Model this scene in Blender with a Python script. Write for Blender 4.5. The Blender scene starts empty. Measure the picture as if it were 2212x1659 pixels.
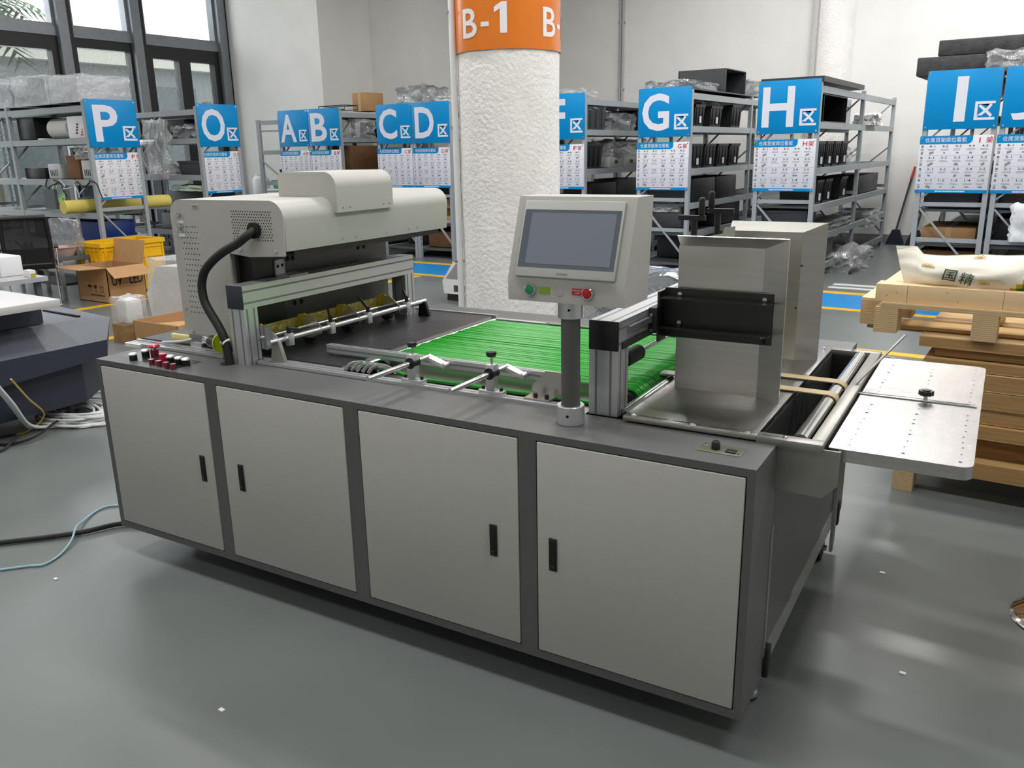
import bpy, bmesh, math, random
from mathutils import Vector, Matrix, noise
random.seed(7)
PI = math.pi
SC = bpy.context.scene
COL = SC.collection

# ------------------------------------------------------------------ camera, world, lights
YAW, PITCH, ROLL = math.radians(-33.884), math.radians(15.617), math.radians(-1.079)
fw = Vector((math.sin(YAW)*math.cos(PITCH), math.cos(YAW)*math.cos(PITCH), -math.sin(PITCH)))
rt = Vector((math.cos(YAW), -math.sin(YAW), 0))
up = rt.cross(fw)
r2 = rt*math.cos(ROLL) + up*math.sin(ROLL)
u2 = -rt*math.sin(ROLL) + up*math.cos(ROLL)
cd = bpy.data.cameras.new('camera'); cam = bpy.data.objects.new('camera', cd); COL.objects.link(cam)
cam.matrix_world = Matrix(((r2.x, u2.x, -fw.x, 3.171), (r2.y, u2.y, -fw.y, -1.756), (r2.z, u2.z, -fw.z, 1.605), (0, 0, 0, 1)))
cd.sensor_width = 36; cd.lens = 29.298; cd.clip_start = .05; cd.clip_end = 200
SC.camera = cam
SC.view_settings.view_transform = 'Standard'; SC.view_settings.look = 'None'
SC.view_settings.gamma = 1; SC.view_settings.use_curve_mapping = False
SC.view_settings.exposure = 0.38
SC.cycles.use_denoising = True
SC.cycles.max_bounces = 8; SC.cycles.diffuse_bounces = 4; SC.cycles.glossy_bounces = 4
SC.cycles.transparent_max_bounces = 16; SC.cycles.sample_clamp_indirect = 6
SC.cycles.caustics_reflective = False; SC.cycles.caustics_refractive = False

W = bpy.data.worlds.new('world'); SC.world = W; W.use_nodes = True
bg = W.node_tree.nodes['Background']
bg.inputs[0].default_value = (.93, .97, 1.0, 1); bg.inputs[1].default_value = 2.0

def area_light(name, loc, sx, sy, power, col=(1, .97, .93), rot=(0, 0, 0)):
    d = bpy.data.lights.new(name, 'AREA'); d.shape = 'RECTANGLE'; d.size = sx; d.size_y = sy
    d.energy = power; d.color = col
    o = bpy.data.objects.new(name, d); COL.objects.link(o); o.location = loc; o.rotation_euler = rot
    return o
CEIL = 5.6
LIGHTS = [(x, y) for x in (-8.5, -5.2, -1.9, 1.4, 4.7) for y in (-4.2, -.4, 3.4, 7.2, 11.0) if not (x < -4 and y > 8)]
LAMP_W = 62
ROW = {-4.2: .34, -.4: .8, 3.4: 1.15, 7.2: 1.05, 11.0: 1.05}
for i, (x, y) in enumerate(LIGHTS):
    area_light('ceiling_lamp_light', (x, y, CEIL-.13), 1.5, .25, LAMP_W*ROW[y]*(.72 if -3 < x < 0 and y > 5 else 1.7 if x > 0 and y > 8 else .22 if x < -4 and y > 2 else .5 if x < -8 else 1), (1, .99, .975))
area_light('window_daylight', (-11.6, 6.0, 3.2), 7.0, 5.6, 190, (.93, .97, 1), (0, -PI/2, 0))

# ------------------------------------------------------------------ helpers
def lin(c):
    return tuple((v/255/12.92 if v <= 10.31 else ((v/255+.055)/1.055)**2.4) for v in c)
MATS = {}
def mat(name, rgb, rough=.5, metal=0., var=0., vscale=8., bump=0., bscale=60., coat=0., trans=0., emit=0., alpha=1., stretch=None, spec=.5):
    if name in MATS: return MATS[name]
    m = bpy.data.materials.new(name); m.use_nodes = True
    nt = m.node_tree; b = nt.nodes['Principled BSDF']
    c = lin(rgb)
    b.inputs['Base Color'].default_value = (*c, 1)
    b.inputs['Roughness'].default_value = rough; b.inputs['Metallic'].default_value = metal
    b.inputs['Specular IOR Level'].default_value = spec
    if coat: b.inputs['Coat Weight'].default_value = coat; b.inputs['Coat Roughness'].default_value = .12
    if trans: b.inputs['Transmission Weight'].default_value = trans
    if emit: b.inputs['Emission Color'].default_value = (*c, 1); b.inputs['Emission Strength'].default_value = emit
    if alpha < 1: b.inputs['Alpha'].default_value = alpha
    if var or bump:
        tc = nt.nodes.new('ShaderNodeTexCoord'); mp = nt.nodes.new('ShaderNodeMapping')
        nt.links.new(tc.outputs['Object'], mp.inputs[0])
        if stretch: mp.inputs['Scale'].default_value = stretch
    if var:
        n = nt.nodes.new('ShaderNodeTexNoise'); n.inputs['Scale'].default_value = vscale; n.inputs['Detail'].default_value = 4
        rp = nt.nodes.new('ShaderNodeValToRGB')
        rp.color_ramp.elements[0].position = .3; rp.color_ramp.elements[1].position = .7
        rp.color_ramp.elements[0].color = (*[max(0, v*(1-var)) for v in c], 1)
        rp.color_ramp.elements[1].color = (*[min(1, v*(1+var)) for v in c], 1)
        nt.links.new(mp.outputs[0], n.inputs['Vector']); nt.links.new(n.outputs[0], rp.inputs[0])
        nt.links.new(rp.outputs[0], b.inputs['Base Color'])
    if bump:
        n2 = nt.nodes.new('ShaderNodeTexNoise'); n2.inputs['Scale'].default_value = bscale; n2.inputs['Detail'].default_value = 3
        bp = nt.nodes.new('ShaderNodeBump'); bp.inputs['Strength'].default_value = bump; bp.inputs['Distance'].default_value = .01
        nt.links.new(mp.outputs[0], n2.inputs['Vector']); nt.links.new(n2.outputs[0], bp.inputs['Height'])
        nt.links.new(bp.outputs[0], b.inputs['Normal'])
    MATS[name] = m
    return m

def film(name, gloss=.35, tint=(235, 240, 245), body=.12):
    if name in MATS: return MATS[name]
    m = bpy.data.materials.new(name); m.use_nodes = True; nt = m.node_tree
    out = nt.nodes['Material Output']; nt.nodes.remove(nt.nodes['Principled BSDF'])
    tr = nt.nodes.new('ShaderNodeBsdfTransparent'); gl = nt.nodes.new('ShaderNodeBsdfGlossy'); df = nt.nodes.new('ShaderNodeBsdfDiffuse')
    gl.inputs['Roughness'].default_value = .12; df.inputs['Color'].default_value = (*lin(tint), 1)
    m1 = nt.nodes.new('ShaderNodeMixShader'); m2 = nt.nodes.new('ShaderNodeMixShader')
    m1.inputs[0].default_value = body; m2.inputs[0].default_value = gloss
    tc = nt.nodes.new('ShaderNodeTexCoord'); n = nt.nodes.new('ShaderNodeTexNoise'); n.inputs['Scale'].default_value = 14; n.inputs['Detail'].default_value = 3
    bp = nt.nodes.new('ShaderNodeBump'); bp.inputs['Strength'].default_value = .7; bp.inputs['Distance'].default_value = .05
    nt.links.new(tc.outputs['Object'], n.inputs['Vector']); nt.links.new(n.outputs[0], bp.inputs['Height'])
    nt.links.new(bp.outputs[0], gl.inputs['Normal'])
    nt.links.new(tr.outputs[0], m1.inputs[1]); nt.links.new(df.outputs[0], m1.inputs[2])
    nt.links.new(m1.outputs[0], m2.inputs[1]); nt.links.new(gl.outputs[0], m2.inputs[2]); nt.links.new(m2.outputs[0], out.inputs[0])
    MATS[name] = m
    return m

class B:
    """collects shapes into one mesh"""
    def __init__(s): s.v = []; s.f = []; s.m = []; s.mats = []; s.cur = 0
    def use(s, m):
        if m not in s.mats: s.mats.append(m)
        s.cur = s.mats.index(m); return s
    def add(s, vs, fs, M=None):
        o = len(s.v)
        s.v += [tuple(M @ Vector(p)) if M else tuple(p) for p in vs]
        s.f += [tuple(i+o for i in f) for f in fs]; s.m += [s.cur]*len(fs)
        return s
    def frombm(s, bm, M=None):
        bm.verts.index_update()
        s.add([v.co[:] for v in bm.verts], [[v.index for v in f.verts] for f in bm.faces], M); bm.free(); return s
    def box(s, x0, y0, z0, x1, y1, z1, bev=0, seg=2, M=None):
        if not bev:
            vs = [(x, y, z) for z in (z0, z1) for y in (y0, y1) for x in (x0, x1)]
            return s.add(vs, [(0, 2, 3, 1), (4, 5, 7, 6), (0, 1, 5, 4), (2, 6, 7, 3), (0, 4, 6, 2), (1, 3, 7, 5)], M)
        bm = bmesh.new(); bmesh.ops.create_cube(bm, size=1)
        bmesh.ops.scale(bm, vec=(x1-x0, y1-y0, z1-z0), verts=bm.verts); bmesh.ops.translate(bm, vec=((x0+x1)/2, (y0+y1)/2, (z0+z1)/2), verts=bm.verts)
        bmesh.ops.bevel(bm, geom=list(bm.edges), offset=bev, segments=seg, affect='EDGES', profile=.5)
        return s.frombm(bm, M)
    def cb(s, c, d, bev=0, M=None):
        return s.box(c[0]-d[0]/2, c[1]-d[1]/2, c[2]-d[2]/2, c[0]+d[0]/2, c[1]+d[1]/2, c[2]+d[2]/2, bev, 2, M)
    def bar(s, p0, p1, w, h, upv=(0, 0, 1)):
        p0 = Vector(p0); p1 = Vector(p1); d = (p1-p0); L = d.length; d.normalize()
        a = d.cross(Vector(upv))
        if a.length < 1e-4: a = d.cross(Vector((1, 0, 0)))
        a.normalize(); b2 = a.cross(d)
        M = Matrix(((d.x, a.x, b2.x, p0.x), (d.y, a.y, b2.y, p0.y), (d.z, a.z, b2.z, p0.z), (0, 0, 0, 1)))
        return s.box(0, -w/2, -h/2, L, w/2, h/2, M=M)
    def cyl(s, p0, p1, r, seg=20, r2=None, caps=True):
        p0 = Vector(p0); p1 = Vector(p1); r2 = r if r2 is None else r2
        d = (p1-p0).normalized(); a = d.orthogonal().normalized(); b2 = d.cross(a)
        vs = []
        for p, rr in ((p0, r), (p1, r2)):
            vs += [p+a*math.cos(2*PI*i/seg)*rr+b2*math.sin(2*PI*i/seg)*rr for i in range(seg)]
        fs = [(i, (i+1) % seg, seg+(i+1) % seg, seg+i) for i in range(seg)]
        if caps: fs += [tuple(range(seg-1, -1, -1)), tuple(range(seg, 2*seg))]
        return s.add(vs, fs)
    def disc(s, c, n, r, seg=8):
        c = Vector(c); n = Vector(n).normalized(); a = n.orthogonal().normalized(); b2 = n.cross(a)
        return s.add([c+a*math.cos(2*PI*i/seg)*r+b2*math.sin(2*PI*i/seg)*r for i in range(seg)], [tuple(range(seg))])
    def prism(s, pts, axis, a0, a1):
        n = len(pts)
        def P(p, a):
            return {'x': (a, p[0], p[1]), 'y': (p[0], a, p[1]), 'z': (p[0], p[1], a)}[axis]
        vs = [P(p, a0) for p in pts]+[P(p, a1) for p in pts]
        fs = [tuple(range(n-1, -1, -1)), tuple(range(n, 2*n))]+[(i, (i+1) % n, n+(i+1) % n, n+i) for i in range(n)]
        return s.add(vs, fs)
    def tube(s, pts, r, seg=8, closed=False):
        pts = [Vector(p) for p in pts]; n = len(pts); vs = []; fs = []
        prev = None
        for i, p in enumerate(pts):
            if closed: t = pts[(i+1) % n]-pts[i-1]
            else: t = pts[min(i+1, n-1)]-pts[max(i-1, 0)]
            t.normalize()
            if prev is None: a = t.orthogonal().normalized()
            else:
                a = prev-t*prev.dot(t)
                a = a.normalized() if a.length > 1e-6 else t.orthogonal().normalized()
            prev = a; b2 = t.cross(a)
            vs += [p+a*math.cos(2*PI*k/seg)*r+b2*math.sin(2*PI*k/seg)*r for k in range(seg)]
        for i in range(n if closed else n-1):
            j = (i+1) % n
            fs += [(i*seg+k, i*seg+(k+1) % seg, j*seg+(k+1) % seg, j*seg+k) for k in range(seg)]
        if not closed: fs += [tuple(range(seg-1, -1, -1)), tuple(range((n-1)*seg, n*seg))]
        return s.add(vs, fs)
    def lathe(s, prof, c=(0, 0, 0), seg=20, M=None):
        vs = []; fs = []; n = len(prof)
        for i in range(seg):
            a = 2*PI*i/seg
            vs += [(c[0]+r*math.cos(a), c[1]+r*math.sin(a), c[2]+z) for r, z in prof]
        for i in range(seg):
            j = (i+1) % seg
            fs += [(i*n+k, j*n+k, j*n+k+1, i*n+k+1) for k in range(n-1)]
        return s.add(vs, fs, M)
    def quad(s, a, b, c, d): return s.add([a, b, c, d], [(0, 1, 2, 3)])
    def ball(s, c, r, sub=2, scale=(1, 1, 1), amp=0, freq=3, seed=0):
        bm = bmesh.new(); bmesh.ops.create_icosphere(bm, subdivisions=sub, radius=1)
        for v in bm.verts:
            k = 1+amp*noise.noise(v.co*freq+Vector((seed*7.3, seed*3.1, seed)))
            v.co = Vector((v.co.x*scale[0]*r*k+c[0], v.co.y*scale[1]*r*k+c[1], v.co.z*scale[2]*r*k+c[2]))
        return s.frombm(bm)
    def crumple(s, x0, y0, z0, x1, y1, z1, n=5, amp=.04, seed=0):
        """a box of loose film or cloth with wrinkles, flat underneath"""
        bm = bmesh.new(); bmesh.ops.create_cube(bm, size=1)
        bmesh.ops.subdivide_edges(bm, edges=list(bm.edges), cuts=n, use_grid_fill=True)
        for v in bm.verts:
            p = v.co.copy()
            d = Vector((noise.noise(p*4+Vector((seed, 0, 0))), noise.noise(p*4+Vector((0, seed+5, 0))), noise.noise(p*4+Vector((0, 0, seed+9)))))*amp
            q = Vector((x0+(p.x+.5)*(x1-x0), y0+(p.y+.5)*(y1-y0), z0+(p.z+.5)*(z1-z0)))+d
            if p.z < -.49: q.z = z0
            v.co = Vector((q.x, q.y, max(q.z, z0)))
        return s.frombm(bm)
    def build(s, name, m=None, parent=None, smooth=35):
        me = bpy.data.meshes.new(name); me.from_pydata([tuple(v) for v in s.v], [], s.f)
        ms = s.mats if s.mats else [m]
        if s.mats and m and m not in ms: ms = ms
        for q in ms: me.materials.append(q)
        if len(ms) > 1: me.polygons.foreach_set('material_index', s.m)
        if smooth:
            me.polygons.foreach_set('use_smooth', [True]*len(me.polygons))
            me.set_sharp_from_angle(angle=math.radians(smooth))
        me.update()
        o = bpy.data.objects.new(name, me); COL.objects.link(o)
        if parent: o.parent = parent
        return o

def thing(name, label, cat, loc=(0, 0, 0), rz=0, group=None):
    o = bpy.data.objects.new(name, None); COL.objects.link(o); o.empty_display_size = .1
    o.location = loc; o.rotation_euler = (0, 0, rz); o['label'] = label; o['category'] = cat
    if group: o['group'] = group
    return o
def tag(o, label, cat, group=None, kind=None):
    o['label'] = label; o['category'] = cat
    if group: o['group'] = group
    if kind: o['kind'] = kind
    return o
def struct(o): o['kind'] = 'structure'; return o
def lab(o, label): o['label'] = label; return o
def dup(o, parent=None):
    c = o.copy(); COL.objects.link(c); c.parent = parent
    for ch in list(o.children): dup(ch, c)
    return c

TXT = {}
def text_geo(s, bold=0.0):
    """outline of a text as flat polygons, scaled into a 1 x 1 box, plus its own aspect"""
    k = (s, bold)
    if k in TXT: return TXT[k]
    cu = bpy.data.curves.new('t', 'FONT'); cu.body = s; cu.size = 1; cu.resolution_u = 3; cu.offset = bold
    o = bpy.data.objects.new('t', cu); COL.objects.link(o)
    dg = bpy.context.evaluated_depsgraph_get()
    me = bpy.data.meshes.new_from_object(o.evaluated_get(dg))
    vs = [v.co.copy() for v in me.vertices]; fs = [tuple(p.vertices) for p in me.polygons]
    bpy.data.objects.remove(o); bpy.data.curves.remove(cu); bpy.data.meshes.remove(me)
    if not vs: TXT[k] = ([], [], 1); return TXT[k]
    x0 = min(v.x for v in vs); x1 = max(v.x for v in vs); y0 = min(v.y for v in vs); y1 = max(v.y for v in vs)
    w = max(x1-x0, 1e-6); h = max(y1-y0, 1e-6)
    TXT[k] = ([((v.x-x0)/w, (v.y-y0)/h) for v in vs], fs, w/h)
    return TXT[k]
def put_text(b, s, x, z, w, h, y=0., bold=0., M=None):
    """text in the box x..x+w, z..z+h on a plane facing -Y; w=None keeps the aspect"""
    vs, fs, asp = text_geo(s, bold)
    if w is None: w = h*asp
    b.add([(x+p[0]*w, y, z+p[1]*h) for p in vs], fs, M)
    return w
# ------------------------------------------------------------------ materials
wall_m = mat('wall_paint', (226, 225, 222), .75, var=.03, vscale=2, bump=.08, bscale=90)
floor_m = mat('epoxy_floor', (108, 113, 112), .30, var=.07, vscale=1.3, bump=.035, bscale=16)
plaster_m = mat('rough_plaster', (232, 230, 226), .85, var=.04, vscale=6, bump=.9, bscale=30)
ceil_m = mat('ceiling_paint', (225, 225, 222), .8)
black_frame = mat('black_window_frame', (9, 9, 11), .4)
steel_frame = mat('grey_window_steel', (128, 132, 137), .35, metal=.5, var=.06)
yellow_paint = mat('yellow_floor_paint', (222, 172, 26), .4, var=.12, vscale=14)
blue_paint = mat('blue_floor_paint', (10, 128, 196), .4, var=.1, vscale=9)
white_paint = mat('white_floor_paint', (200, 204, 204), .45, var=.1, vscale=9)
rack_m = mat('grey_rack_steel', (158, 164, 168), .45, var=.04, vscale=12)
rackd_m = mat('rack_deck_steel', (84, 88, 90), .5, var=.05)
ivory = mat('ivory_powder_coat', (178, 177, 171), .45, var=.015, vscale=30, bump=.05, bscale=300)
door_m = mat('light_grey_door_paint', (174, 173, 169), .42, var=.012, vscale=30, bump=.05, bscale=300)
dark_m = mat('dark_grey_powder_coat', (88, 89, 89), .4, var=.05, vscale=40, bump=.12, bscale=350)
gap_m = mat('shadow_gap_black', (9, 9, 9), .8)
alu = mat('brushed_aluminium', (208, 210, 212), .33, metal=.75, var=.03, vscale=5)
alu_slot = mat('aluminium_slot', (126, 128, 132), .5, metal=.5)
steel = mat('stainless_steel', (186, 184, 181), .22, metal=1, var=.05, vscale=3, bump=.13, bscale=60, stretch=(.6, 30, 30))
steel_v = mat('brushed_stainless_guide', (196, 194, 188), .30, metal=1, var=.05, vscale=3, bump=.03, bscale=30, stretch=(1, 1, 25))
chrome = mat('chrome', (225, 225, 228), .08, metal=1)
chrome_s = mat('satin_steel', (205, 206, 208), .22, metal=1)
blackp = mat('black_plastic', (16, 16, 18), .38, var=.06)
blackr = mat('black_rubber', (20, 20, 21), .62, var=.08)
belt_m = mat('black_belt', (34, 34, 37), .36, var=.08, vscale=12, bump=.1, bscale=120)
inner_m = mat('dark_machine_interior', (42, 42, 41), .5, var=.1)
hood_in = mat('grey_steel_back_panel', (92, 92, 90), .38, metal=.4, var=.06)
green_m = mat('green_round_belt', (2, 150, 14), .34, var=.05, vscale=20, coat=.12)
pipe_m = mat('grey_plastic_pipe', (196, 197, 199), .5)
white_p = mat('white_plastic', (228, 228, 230), .4, var=.02)
card = mat('cardboard', (178, 138, 94), .8, var=.06, vscale=10, bump=.06, bscale=120)
card_d = mat('dark_cardboard', (120, 84, 54), .8, var=.1, vscale=10)
ink = mat('brown_print', (62, 38, 22), .8)
glass_m = film('window_glass', .06, (200, 220, 215), .04)
wrap_m = film('clear_shrink_wrap', .14, (240, 242, 244), .22)
wrap_g = film('grey_clear_film', .2, (170, 174, 178), .45)

# ------------------------------------------------------------------ the room (world axes = the walls)
XL, XR, YB, YF = -11.0, 9.0, 13.65, -8.0
struct(B().box(XL-.2, YF, -.2, XR, YB+.2, 0).build('floor', floor_m))
struct(B().box(XL-.2, YF, CEIL, XR, YB+.2, CEIL+.2).build('ceiling', ceil_m))
struct(B().box(-7.2, YB, 0, XR, YB+.2, CEIL).build('wall_back', wall_m))
struct(B().box(XR, YF, 0, XR+.2, YB+.2, CEIL).build('wall_right', wall_m))
struct(B().box(XL-.2, YF-.2, 0, XR+.2, YF, CEIL).build('wall_front', wall_m))
struct(B().box(XL-.4, 9.66, 0, -8.5, 11.0, CEIL).build('wall_corner', wall_m))
struct(B().box(XL-.4, 11.0, 0, -7.2, YB+.2, CEIL).build('wall_recess', wall_m))
struct(B().box(XL-.25, YF, 0, XL, 2.2, CEIL).build('wall_left', wall_m))
grey_skirt = mat('grey_skirting_paint', (120, 124, 124), .6, var=.05)
struct(B().box(-7.19, YB-.012, 0, XR-.01, YB, .13).build('baseboard_back', grey_skirt))
# half-round pilaster with a surface conduit on the back wall
pl = B(); pl.use(plaster_m).lathe([(.36, 0), (.36, CEIL)], (-.62, YB+.1, 0), 40)
struct(pl.build('trim_1'))
c1 = B(); c1.tube([(-.80, YB-.22, 2.2), (-.80, YB-.22, CEIL)], .014, 8)
tag(c1.build('conduit', mat('grey_conduit', (165, 165, 166), .5)), 'thin grey conduit running up the rounded pilaster behind sign H', 'conduit')
c2 = B()
for dx in (0, .05): c2.cyl((-4.52+dx, YB-.03, .14), (-4.52+dx, YB-.03, CEIL-.01), .022, 10)
for z in (1.5, 2.7, 3.9, 5.0): c2.box(-4.56, YB-.04, z, -4.43, YB-.002, z+.03)
tag(c2.build('conduit', mat('grey_conduit', (165, 165, 166), .5)), 'pair of grey conduits fixed straight up the white back wall', 'conduit')

# floor markings
def stripe(name, m, x0, y0, x1, y1, label):
    o = B().box(x0, y0, 0, x1, y1, .0025).build(name, m); o['kind'] = 'structure'; o['label'] = label; return o
stripe('floor_marking', blue_paint, -7.0, 7.08, XR, 7.94, 'broad blue walkway band painted on the floor')
stripe('floor_marking', yellow_paint, -7.0, 7.94, XR, 8.10, 'yellow line along the far edge of the blue band')
stripe('floor_marking', yellow_paint, -7.0, 6.96, XR, 7.08, 'yellow line along the near edge of the blue band')
stripe('floor_marking', white_paint, .86, 8.33, 2.2, 8.45, 'white dash beside the blue band, nearer one')
stripe('floor_marking', white_paint, .86, 8.57, 2.2, 8.70, 'white dash beside the blue band, farther one')
stripe('floor_marking', yellow_paint, -5.95, 1.4, -5.82, 6.9, 'yellow aisle line under the open cardboard box')
stripe('floor_marking', yellow_paint, -4.20, .8, -4.08, 6.9, 'yellow aisle line by the navy printer')
stripe('floor_marking', yellow_paint, .4, 5.20, 6, 5.32, 'yellow line on the floor beyond the pallets')

# round column, orange wrap and pipe
PCX, PCY, PR = -.88, 4.31, .418
cb = B(); seg = 64; rows = 60
for j in range(rows+1):
    z = CEIL*j/rows
    for i in range(seg):
        a = 2*PI*i/seg; p = Vector((math.cos(a), math.sin(a), z))
        k = PR+.006*noise.noise(Vector((p.x*3, p.y*3, z*2.2)))+.0035*noise.noise(Vector((p.x*11, p.y*11, z*9)))
        cb.v.append((PCX+k*p.x, PCY+k*p.y, z))
for j in range(rows):
    for i in range(seg):
        cb.f.append((j*seg+i, j*seg+(i+1) % seg, (j+1)*seg+(i+1) % seg, (j+1)*seg+i)); cb.m.append(0)
struct(cb.build('column', plaster_m))
orange = mat('orange_film', (218, 118, 34), .22, var=.06, vscale=5, bump=.12, bscale=9)
band_z0, band_z1 = 2.365, 3.30
wr = thing('column_wrap', 'orange plastic wrap lettered B-1 around the round white column', 'banner', (PCX, PCY, band_z0))
RW = PR+.012
wb = B(); n = 72
for i in range(n):
    a = 2*PI*i/n
    for z in (0, band_z1-band_z0): wb.v.append((RW*math.cos(a), RW*math.sin(a), z))
for i in range(n):
    j = (i+1) % n; wb.f.append((2*i, 2*j, 2*j+1, 2*i+1)); wb.m.append(0)
wb.build('orange_film', orange, wr)
def on_col(s, ang0, w, h, z, bold=.012):
    vs, fs, asp = text_geo(s, bold)
    if s == '1': vs, fs = [(.45, 0), (1, 0), (1, 1), (.58, 1), (0, .84), (0, .66), (.45, .78)], [(0, 1, 2, 3, 4, 5, 6)]
    bm = bmesh.new(); vv = [bm.verts.new((p[0], p[1], 0)) for p in vs]
    for f in fs:
        try: bm.faces.new([vv[i] for i in f])
        except ValueError: pass
    bmesh.ops.triangulate(bm, faces=list(bm.faces))
    bmesh.ops.subdivide_edges(bm, edges=list(bm.edges), cuts=3, use_grid_fill=True)
    r = RW+.0025
    for v in bm.verts:
        x, y = v.co.x, v.co.y; v.co = (r*math.cos(ang0+x*w/r), r*math.sin(ang0+x*w/r), z+y*h)
    B().frombm(bm).build('letter' if s != '-' else 'dash', mat('white_film_lettering', (232, 228, 230), .3), wr)
front = math.atan2(-1.756-PCY, 3.171-PCX)
for k in (-2, -1, 0, 1):
    a0 = front-.94+k*1.63
    on_col('B', a0, .155, .212, .095); on_col('-', a0+.44, .07, .034, .165); on_col('1', a0+.70, .10, .222, .112)
pp = thing('wall_pipe', 'white pipe clipped to the left side of the round column', 'pipe', (0, 0, 0))
pa = front-1.36
px, py = PCX+(PR+.036)*math.cos(pa), PCY+(PR+.036)*math.sin(pa)
B().cyl((px, py, 0), (px, py, CEIL), .028, 14).build('tube', white_p, pp)
for z in (.7, 1.8, 2.68, 4.2):
    B().box(-.05, -.012, -.01, .06, .012, .01, M=Matrix.Translation((px, py, z)) @ Matrix.Rotation(pa+PI, 4, 'Z')).build('clip', chrome_s, pp)

# window wall on the left
def win(i, y0, y1, z0, z1, fw_=.1, m=black_frame, depth=.16):
    f = B(); f.box(XL-depth, y0, z0, XL, y0+fw_, z1); f.box(XL-depth, y1-fw_, z0, XL, y1, z1)
    f.box(XL-depth, y0+fw_, z0, XL, y1-fw_, z0+fw_); f.box(XL-depth, y0+fw_, z1-fw_, XL, y1-fw_, z1)
    o = struct(f.build('window_%d' % i, m))
    B().box(XL-.09, y0+fw_, z0+fw_, XL-.082, y1-fw_, z1-fw_).build('pane', glass_m, o)
    return o
TR0, TR1 = 3.48, 3.68
tr = B(); tr.use(steel_frame).box(XL-.22, 2.2, TR0+.06, XL+.02, 9.66, TR1).use(black_frame).box(XL-.2, 2.2, TR0-.04, XL, 9.66, TR0+.06)
struct(tr.build('trim_2'))
mul = [2.2, 4.55, 6.46, 7.78, 9.6]
for k, y in enumerate(mul):
    b = B(); b.use(steel_frame).box(XL-.2, y-.17, 0, XL+.09, y+.0, CEIL).use(black_frame).box(XL-.2, y, 0, XL+.05, y+.09, CEIL)
    struct(b.build('trim_%d' % (k+3)))
wi = 1
for k in range(4):
    y0, y1 = mul[k]+.09, mul[k+1]-.17
    win(wi, y0, y1, TR1, CEIL, .05, steel_frame); wi += 1
    if k in (0, 1): segs = [(y0, y0+(y1-y0)*.5), (y0+(y1-y0)*.5, y1)] if k == 0 else [(y0, y1)]
    elif k == 2: segs = [(y0, y1)]
    else: segs = [(y0, y0+(y1-y0)*.5), (y0+(y1-y0)*.5, y1)]
    for (a, c) in segs:
        win(wi, a, c, 0, TR0-.04, .12 if k != 2 else .05, black_frame); wi += 1
jb = B().box(XL-.3, 9.60, 0, XL+.02, 9.68, CEIL); struct(jb.build('trim_8', mat('white_jamb', (235, 236, 238), .5)))

# outside: facade, ground and planting
fac = thing('building', 'pale building with grey glazing seen through the window wall', 'building', (-18.5, 5, -.2))
B().box(-1, -12, 0, 0, 14, 4.15).build('wall', mat('outside_facade', (112, 120, 120), .7, var=.05), fac)
B().box(-.9, -12, 4.15, .35, 14, 4.5).build('cornice', mat('outside_cornice', (176, 178, 166), .7), fac)
for k in range(6):
    B().box(-.02, -9+k*3.2, .4, .03, -6.6+k*3.2, 3.7).build('window', mat('outside_window', (66, 78, 82), .2), fac)
struct(B().box(-26, -12, -.4, XL-.25, 18, -.02).build('ground', mat('outside_paving', (140, 142, 138), .8, var=.08)))
leaf_m = mat('palm_leaf', (104, 156, 44), .5, var=.3, vscale=3, trans=.0)
leaf_d = mat('dark_leaf', (52, 92, 34), .55, var=.3, vscale=4)
def palm(x, y, h, R, n, label, m, seed):
    rn = random.Random(seed)
    t = thing('palm_plant', label, 'plant', (x, y, -.02))
    B().tube([(0, 0, 0), (.03, .02, h*.5), (0, 0, h)], .05, 8).build('stem', mat('palm_stem', (96, 84, 60), .8), t)
    b = B()
    for k in range(n):
        a = rn.uniform(0, 2*PI); el = rn.uniform(.1, 1.1); L = R*rn.uniform(.7, 1.1)
        d = Vector((math.cos(a), math.sin(a), 0)); side = Vector((-d.y, d.x, 0))
        pts = []
        for q in range(7):
            s = q/6; pts.append(Vector((0, 0, h))+d*(L*s)+Vector((0, 0, L*(math.sin(el)*s-.75*s*s))))
        for q in range(1, 7):
            for sg in (-1, 1):
                for e in (0, .5):
                    p = pts[q-1].lerp(pts[q], e); w = .34*R*math.sin(.4+2.4*(q-1+e)/6.5)
                    tip = p+side*sg*w+(pts[q]-pts[q-1])*.9-Vector((0, 0, w*.35)); w2 = (pts[q]-pts[q-1])*.32
                    b.add([p, p+w2, tip], [(0, 1, 2)])
    b.build('fronds', m, t, smooth=0)
palm(-12.3, 4.4, 1.0, .8, 22, 'bright green palm outside the window, behind rack P', leaf_m, 1)
palm(-15.2, 7.0, 4.3, 1.5, 24, 'dark palm crown at the top corner of the window wall', leaf_d, 2)
palm(-12.4, 7.4, 1.1, .9, 22, 'bright green palm outside the window, behind rack O', leaf_m, 3)
palm(-14.0, 5.6, 2.2, 1.0, 24, 'tall dark green palm outside, behind the wrapped boxes on rack P', leaf_d, 4)
palm(-12.2, 2.6, 1.3, .8, 22, 'green palm outside the window, farthest from the corner wall', leaf_d, 5)
palm(-14.2, 9.4, 1.6, .8, 20, 'green palm outside the window nearest the corner wall', leaf_d, 6)

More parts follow.
